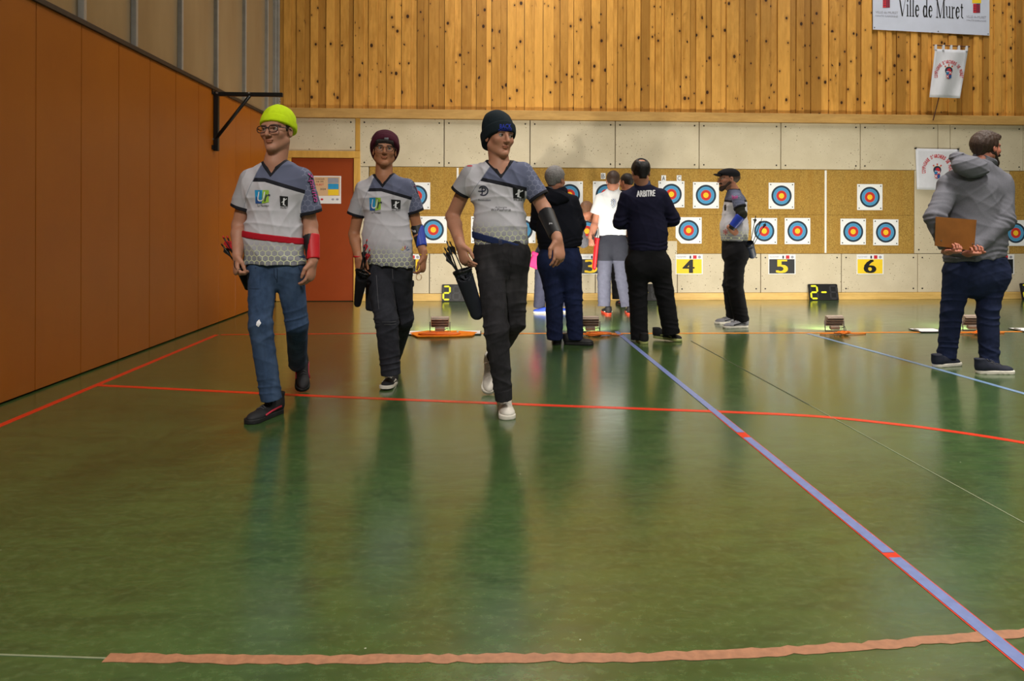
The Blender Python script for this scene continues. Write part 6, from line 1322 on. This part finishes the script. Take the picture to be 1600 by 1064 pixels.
def man_leaning():
    J = cls(None, 8.75); root = empty('person', V3(G(860, 488))); tag(root, 'person in blue sneakers leaning to a target behind the black hoodie man', 'person')
    H = Head(J(918.5, 330), 150, 28, 18, 1.0); T = Torso(J(905, 342, 0.02), J(890, 343, -0.08), J(902, 356, 0.17), J(872, 369), J(856, 384), (0.165, 0.165, 0.175), 0.68)
    SL, SR = J(889, 345, -0.1), J(903, 356, 0.18); EL, ER = J(896, 372, -0.02), J(912, 380, 0.25); WL, WR = J(908, 372, 0.22), J(922, 372, 0.45)
    body(root, H, T, [(SL, EL, WL, 0.05, 0.043, 0.03), (SR, ER, WR, 0.05, 0.043, 0.03)], 0.0065, (178, 118, 92), [relaxed(WL, (0.5, 0.7, 0.1), (0, 0.2, -1), (0, 0, 1)), relaxed(WR, (0.5, 0.7, 0.1), (0, 0.2, -1), (0, 0, 1))], brow=(110, 76, 50))
    eyes(root, H); hair_cap(root, H, plain('hair_light_brown', (116, 82, 60), 0.6, var=0.3, scale=90), 0.0065, 0.012, 0.06, -0.06, 0.005)
    long_top(root, 'shirt', T, [(SL, EL, (EL * 2 + WL) / 3, 0.066, 0.06, 0.06), (SR, ER, (ER * 2 + WR) / 3, 0.066, 0.06, 0.06)], 0.009, M['greyt'], seed=8)
    trousers(root, T, J(858, 380), (J(848, 396, -0.05), J(868, 396, 0.08)), (J(845, 436), J(874, 436, 0.1)), (J(842.5, 481), J(880, 479, 0.05)), (0.1, 0.078, 0.075), 0.009, cloth('grey_blue_trousers', (62, 64, 82), 0.15), seed=43, waist_r=(0.165, 0.17), split=-1)
    shoe(root, G(832.5, 489), (-0.75, 0.15), 0.0065, M['sneak_b'], M['sole_w'], 0.28, 0, None, 0.1); shoe(root, G(886, 487.5), (0.8, 0.3), 0.0065, M['sneak_b'], M['sole_w'], 0.28, 0, None, 0.1)
    e = empty('belt_pouch', V3(J(834, 417, -0.2))); tag(e, 'bright pink pouch hanging behind the black jeans', 'pouch'); sdf_obj('pouch_body', [rbox(J(836, 408, -0.22), frame(0, 0, 25), (0.065, 0.035, 0.09), 0.02)], 0.006, M['pinkbag'], e); sdf_obj('pouch_flap', [rbox(J(838.5, 398, -0.222), frame(0, 0, 25), (0.068, 0.038, 0.025), 0.012)], 0.006, M['pinkbag'], e)
man_leaning()
def man_cap():
    J = cls(None, 7.45); root = empty('person', V3(G(1148, 510))); tag(root, 'bearded man in flat cap and archery jersey standing in profile', 'person')
    H = Head(J(1138.5, 280.5), -93, -2, 0, 1.03); T = Torso(J(1145.5, 297), J(1148, 312, 0.13), J(1150, 311, -0.13), J(1147, 356), J(1148, 376.5), (0.148, 0.165, 0.166), 0.86, 0.06)
    SF, SN = J(1148, 311, 0.16), J(1151.5, 311, -0.15); EF, EN = J(1157, 336, 0.22), J(1159.5, 335, -0.22); WF, WN = J(1138, 360, 0.17), J(1142, 357, -0.17)
    body(root, H, T, [(SF, EF, WF, 0.05, 0.042, 0.03), (SN, EN, WN, 0.05, 0.042, 0.03)], 0.0055, (180, 124, 98), [relaxed(WN, (0.8, 0.15, -0.55), (0.2, 0.9, 0), (0, 0.1, 1), curl=0.5), relaxed(WF, (0.8, -0.2, -0.5), (0, -0.9, 0), (0, 0, 1), curl=0.5)], brow=(60, 46, 38), stubble=0.6, stub_c=(74, 60, 52))
    eyes(root, H); glasses(root, H, M['specs_metal'], 0.024, 0.019, 0.0018, 0.0, 2.4, 0.108); hair_cap(root, H, M['hair_md'], 0.006, 0.002, 0.04, -0.03, 0.001)
    sdf_obj('beard', [rc(H.L(-0.052, 0.01, -0.045), H.L(-0.016, 0.068, -0.1), 0.024, 0.024, 0.02), rc(H.L(0.052, 0.01, -0.045), H.L(0.016, 0.068, -0.1), 0.024, 0.024, 0.02), ell(H.L(0, 0.074, -0.104), H.ax, (0.03, 0.024, 0.028), 0.02), rc(H.L(-0.026, 0.088, -0.05), H.L(0.026, 0.088, -0.05), 0.011, 0.011, 0.01), ell(H.L(0, 0.11, -0.062), H.ax, (0.022, 0.022, 0.008), 0.005, 's')], 0.005, M['beard'], root, waves([(50, 20, 30), (20, 60, 40)], 0.002, 2), 0.004)
    cp, V, Q = sdf_obj('flat_cap', [ell(H.L(0, -0.012, 0.055), H.ax, (0.088, 0.112, 0.07), 0.02), ell(H.L(0, 0.05, 0.06), H.ax, (0.078, 0.075, 0.04), 0.03), half(H.L(0, -0.1, 0.018), -(H.ax[2] + H.ax[1] * -0.14)), ], 0.0055, M['capcl'], root)
    sdf_obj('visor', [ell(H.L(0, 0.115, 0.042), frame(-93, -14), (0.066, 0.052, 0.011), 0.01)], 0.0045, M['capcl'], cp)
    js, bv = jersey(root, T, [(SF, J(1154, 324, 0.19), 0.062, 0.066), (SN, J(1157, 325, -0.19), 0.064, 0.066)], 0.006, M['jersey'], 0.05, 0.06, None, 51, (-0.3, -0.085, 0.1))
    decal('lettering', text_px('Xpauto', 1143, 305, 1153, 313, dy=-1.5), bv, 'pinkp', js, 0.004, 2.0); decal('badge', quad_px(1131.5, 319.5, 1134.5, 329), bv, 'ink', js, 0.004); decal('star_print', text_px('*', 1130, 358, 1137, 367), bv, 'redp', js, 0.004)
    d0 = unit(EN - SN); guard(root, 'arm_sleeve', SN + d0 * 0.09, EN + (WN - EN) * 0.08, 0.054, 0.05, 0.006, M['olive']); guard(root, 'arm_guard', EN + (WN - EN) * 0.12, EN + (WN - EN) * 0.9, 0.053, 0.042, 0.0055, M['blueg']); guard(root, 'guard_cuff', EN + (WN - EN) * 0.82, EN + (WN - EN) * 1.02, 0.045, 0.042, 0.0055, M['blackg'])
    sdf_obj('elbow_pad', [ell(EN, np.eye(3), (0.055, 0.055, 0.055), 0.01)], 0.006, M['olive'], root)
    trousers(root, T, J(1148, 374), (J(1149, 396, 0.09), J(1149, 396, -0.09)), (J(1142, 446, 0.1), J(1148, 446, -0.08)), (J(1146, 493, 0.22), J(1159, 502, -0.06)), (0.112, 0.09, 0.08), HB, M['blackcl'], seed=55, bunch=0.009, waist_r=(0.155, 0.165), depth=0.9)
    stp = (M['lampgrey'], [(0.06, 0.05), (0.1, 0.055), (0.14, 0.045), (0.19, 0.035)], 0.006)
    shoe(root, G(1130.5, 513), (-1, -0.18), 0.006, M['sneak_g'], M['sole_w'], 0.3, 0, M['lace_k'], 0.1, (M['sneak_k'], stp[1], 0.006)); shoe(root, G(1117, 506), (-1, -0.12), 0.006, M['sneak_g'], M['sole_w'], 0.3, 0, M['lace_k'], 0.1, (M['sneak_k'], stp[1], 0.006))
    quiver('hip_quiver', J(1170, 380, -0.14), J(1175, 398, -0.04), 0.05, 0.045, M['bluebag'], 'small dark blue quiver behind the flat cap man', [(J(1180.5, 339, -0.1), 'vane_k'), (J(1190, 343, -0.12), 'vane_k'), (J(1197, 347, -0.1), 'vane_k')], (0.3, 1, 0), fl=0.7, arrow_lab='black arrow slanting from the quiver of the flat cap man')
man_cap()
def man_grey_hoodie():
    J = cls(None, 5.3); root = empty('person', V3(G(1520, 580))); tag(root, 'bearded man in grey hoodie and navy jeans holding a board behind his back', 'person')
    H = Head(J(1541, 231.5), 103, 3, 0, 1.07); T = Torso(J(1530, 258, 0.0), J(1483, 287), J(1562, 284), J(1522, 372), J(1523, 405), (0.222, 0.238, 0.245), 0.7, 0.085)
    SL, SR = J(1484, 292), J(1563, 289); EL, ER = J(1461, 340, -0.10), J(1568, 345, -0.10); WL, WR = J(1481, 393, -0.165), J(1513, 396, -0.165)
    hands = [relaxed(WL, (0.05, -1, 0.05), (0, 0.05, 1), (-1, 0, 0), curl=0.95, s=1.05, thumb=0.2), relaxed(WR, (-0.05, -1, 0.05), (0, 0.05, 1), (1, 0, 0), curl=0.95, s=1.05, thumb=0.2)]
    body(root, H, T, [(SL, EL, WL, 0.055, 0.046, 0.03), (SR, ER, WR, 0.055, 0.046, 0.03)], 0.005, (186, 118, 96), hands, brow=(50, 36, 28))
    eyes(root, H); hair_cap(root, H, M['hair_md'], 0.005, 0.014, 0.085, -0.062, 0.006, extra=[ell(H.L(0, 0.06, 0.09), H.ax, (0.06, 0.05, 0.03), 0.02)], front_low=0.06)
    sdf_obj('beard', [rc(H.L(-0.055, 0.0, -0.04), H.L(-0.02, 0.07, -0.105), 0.026, 0.028, 0.02), rc(H.L(0.055, 0.0, -0.04), H.L(0.02, 0.07, -0.105), 0.026, 0.028, 0.02), ell(H.L(0, 0.072, -0.115), H.ax, (0.042, 0.036, 0.04), 0.02), rc(H.L(-0.03, 0.09, -0.05), H.L(0.03, 0.09, -0.05), 0.013, 0.013, 0.012), ell(H.L(0, 0.11, -0.063), H.ax, (0.022, 0.022, 0.007), 0.005, 's')], 0.005, M['beard'], root, waves([(50, 20, 30), (20, 60, 40)], 0.004, 2), 0.006)
    tp, bv = long_top(root, 'hoodie', T, [(SL, EL, WL - unit(WL - EL) * 0.03, 0.088, 0.076, 0.052), (SR, ER, WR - unit(WR - ER) * 0.03, 0.09, 0.08, 0.052)], 0.0065, M['greyhd'], hem_n=(0.12, 0, -1), seed=61, amp=0.008)
    sdf_obj('hood', [ell(J(1516, 261, -0.13), frame(0, -12, 8), (0.15, 0.075, 0.085), 0.02), rc(J(1495, 247, -0.06), J(1545, 252, -0.02), 0.055, 0.05, 0.05), rc(J(1548, 254, 0.0), J(1552, 262, 0.1), 0.045, 0.04, 0.03), cut(ell(J(1522, 243, -0.07), frame(0, -10, 6), (0.1, 0.062, 0.05))['ev'], 0.02)], 0.006, M['greyhd'], tp, waves([(5, 3, 14), (-4, 3, 17)], 0.008, 3), 0.012)
    c = T.hem + T.U * 0.0
    trousers(root, T, J(1524, 402), (J(1499, 424), J(1550, 424)), (J(1487, 484, 0.02), J(1543, 484, -0.02)), (J(1479, 559, 0.05), J(1546, 567, -0.05)), (0.116, 0.08, 0.068), HB * 0.8, M['denim_navy'], seed=63, bunch=0.011, waist_r=(0.235, 0.225), depth=0.7, split=-1)
    shoe(root, G(1498, 569.5), (0.95, 0.32), 0.005, M['sneak_n'], M['sole_w'], 0.29, 0, None, 0.1); shoe(root, G(1583, 583), (1, -0.02), 0.005, M['sneak_n'], M['sole_w'], 0.295, 0, M['lace_k'], 0.11)
    Yc = 5.3 - 0.235; e = empty('held_board', V3(J(1493, 390, -0.235))); tag(e, 'brown wooden writing board held behind the grey hoodie', 'clipboard')
    poly_slab('panel', [W(x, y, Yc) for x, y in ((1462.5, 338.5), (1526, 343.5), (1522, 392), (1461, 384))][::-1], 0.006, (0, 1, 0), M['leather'], e)
    for x, y in ((1471, 376), (1520, 381)): obj('rivet', mesh('rivet', *disc_data(W(x, y, Yc - 0.003), 0.005, (0, 1, 0), 8, 0.003)), M['chrome'], e)
man_grey_hoodie()
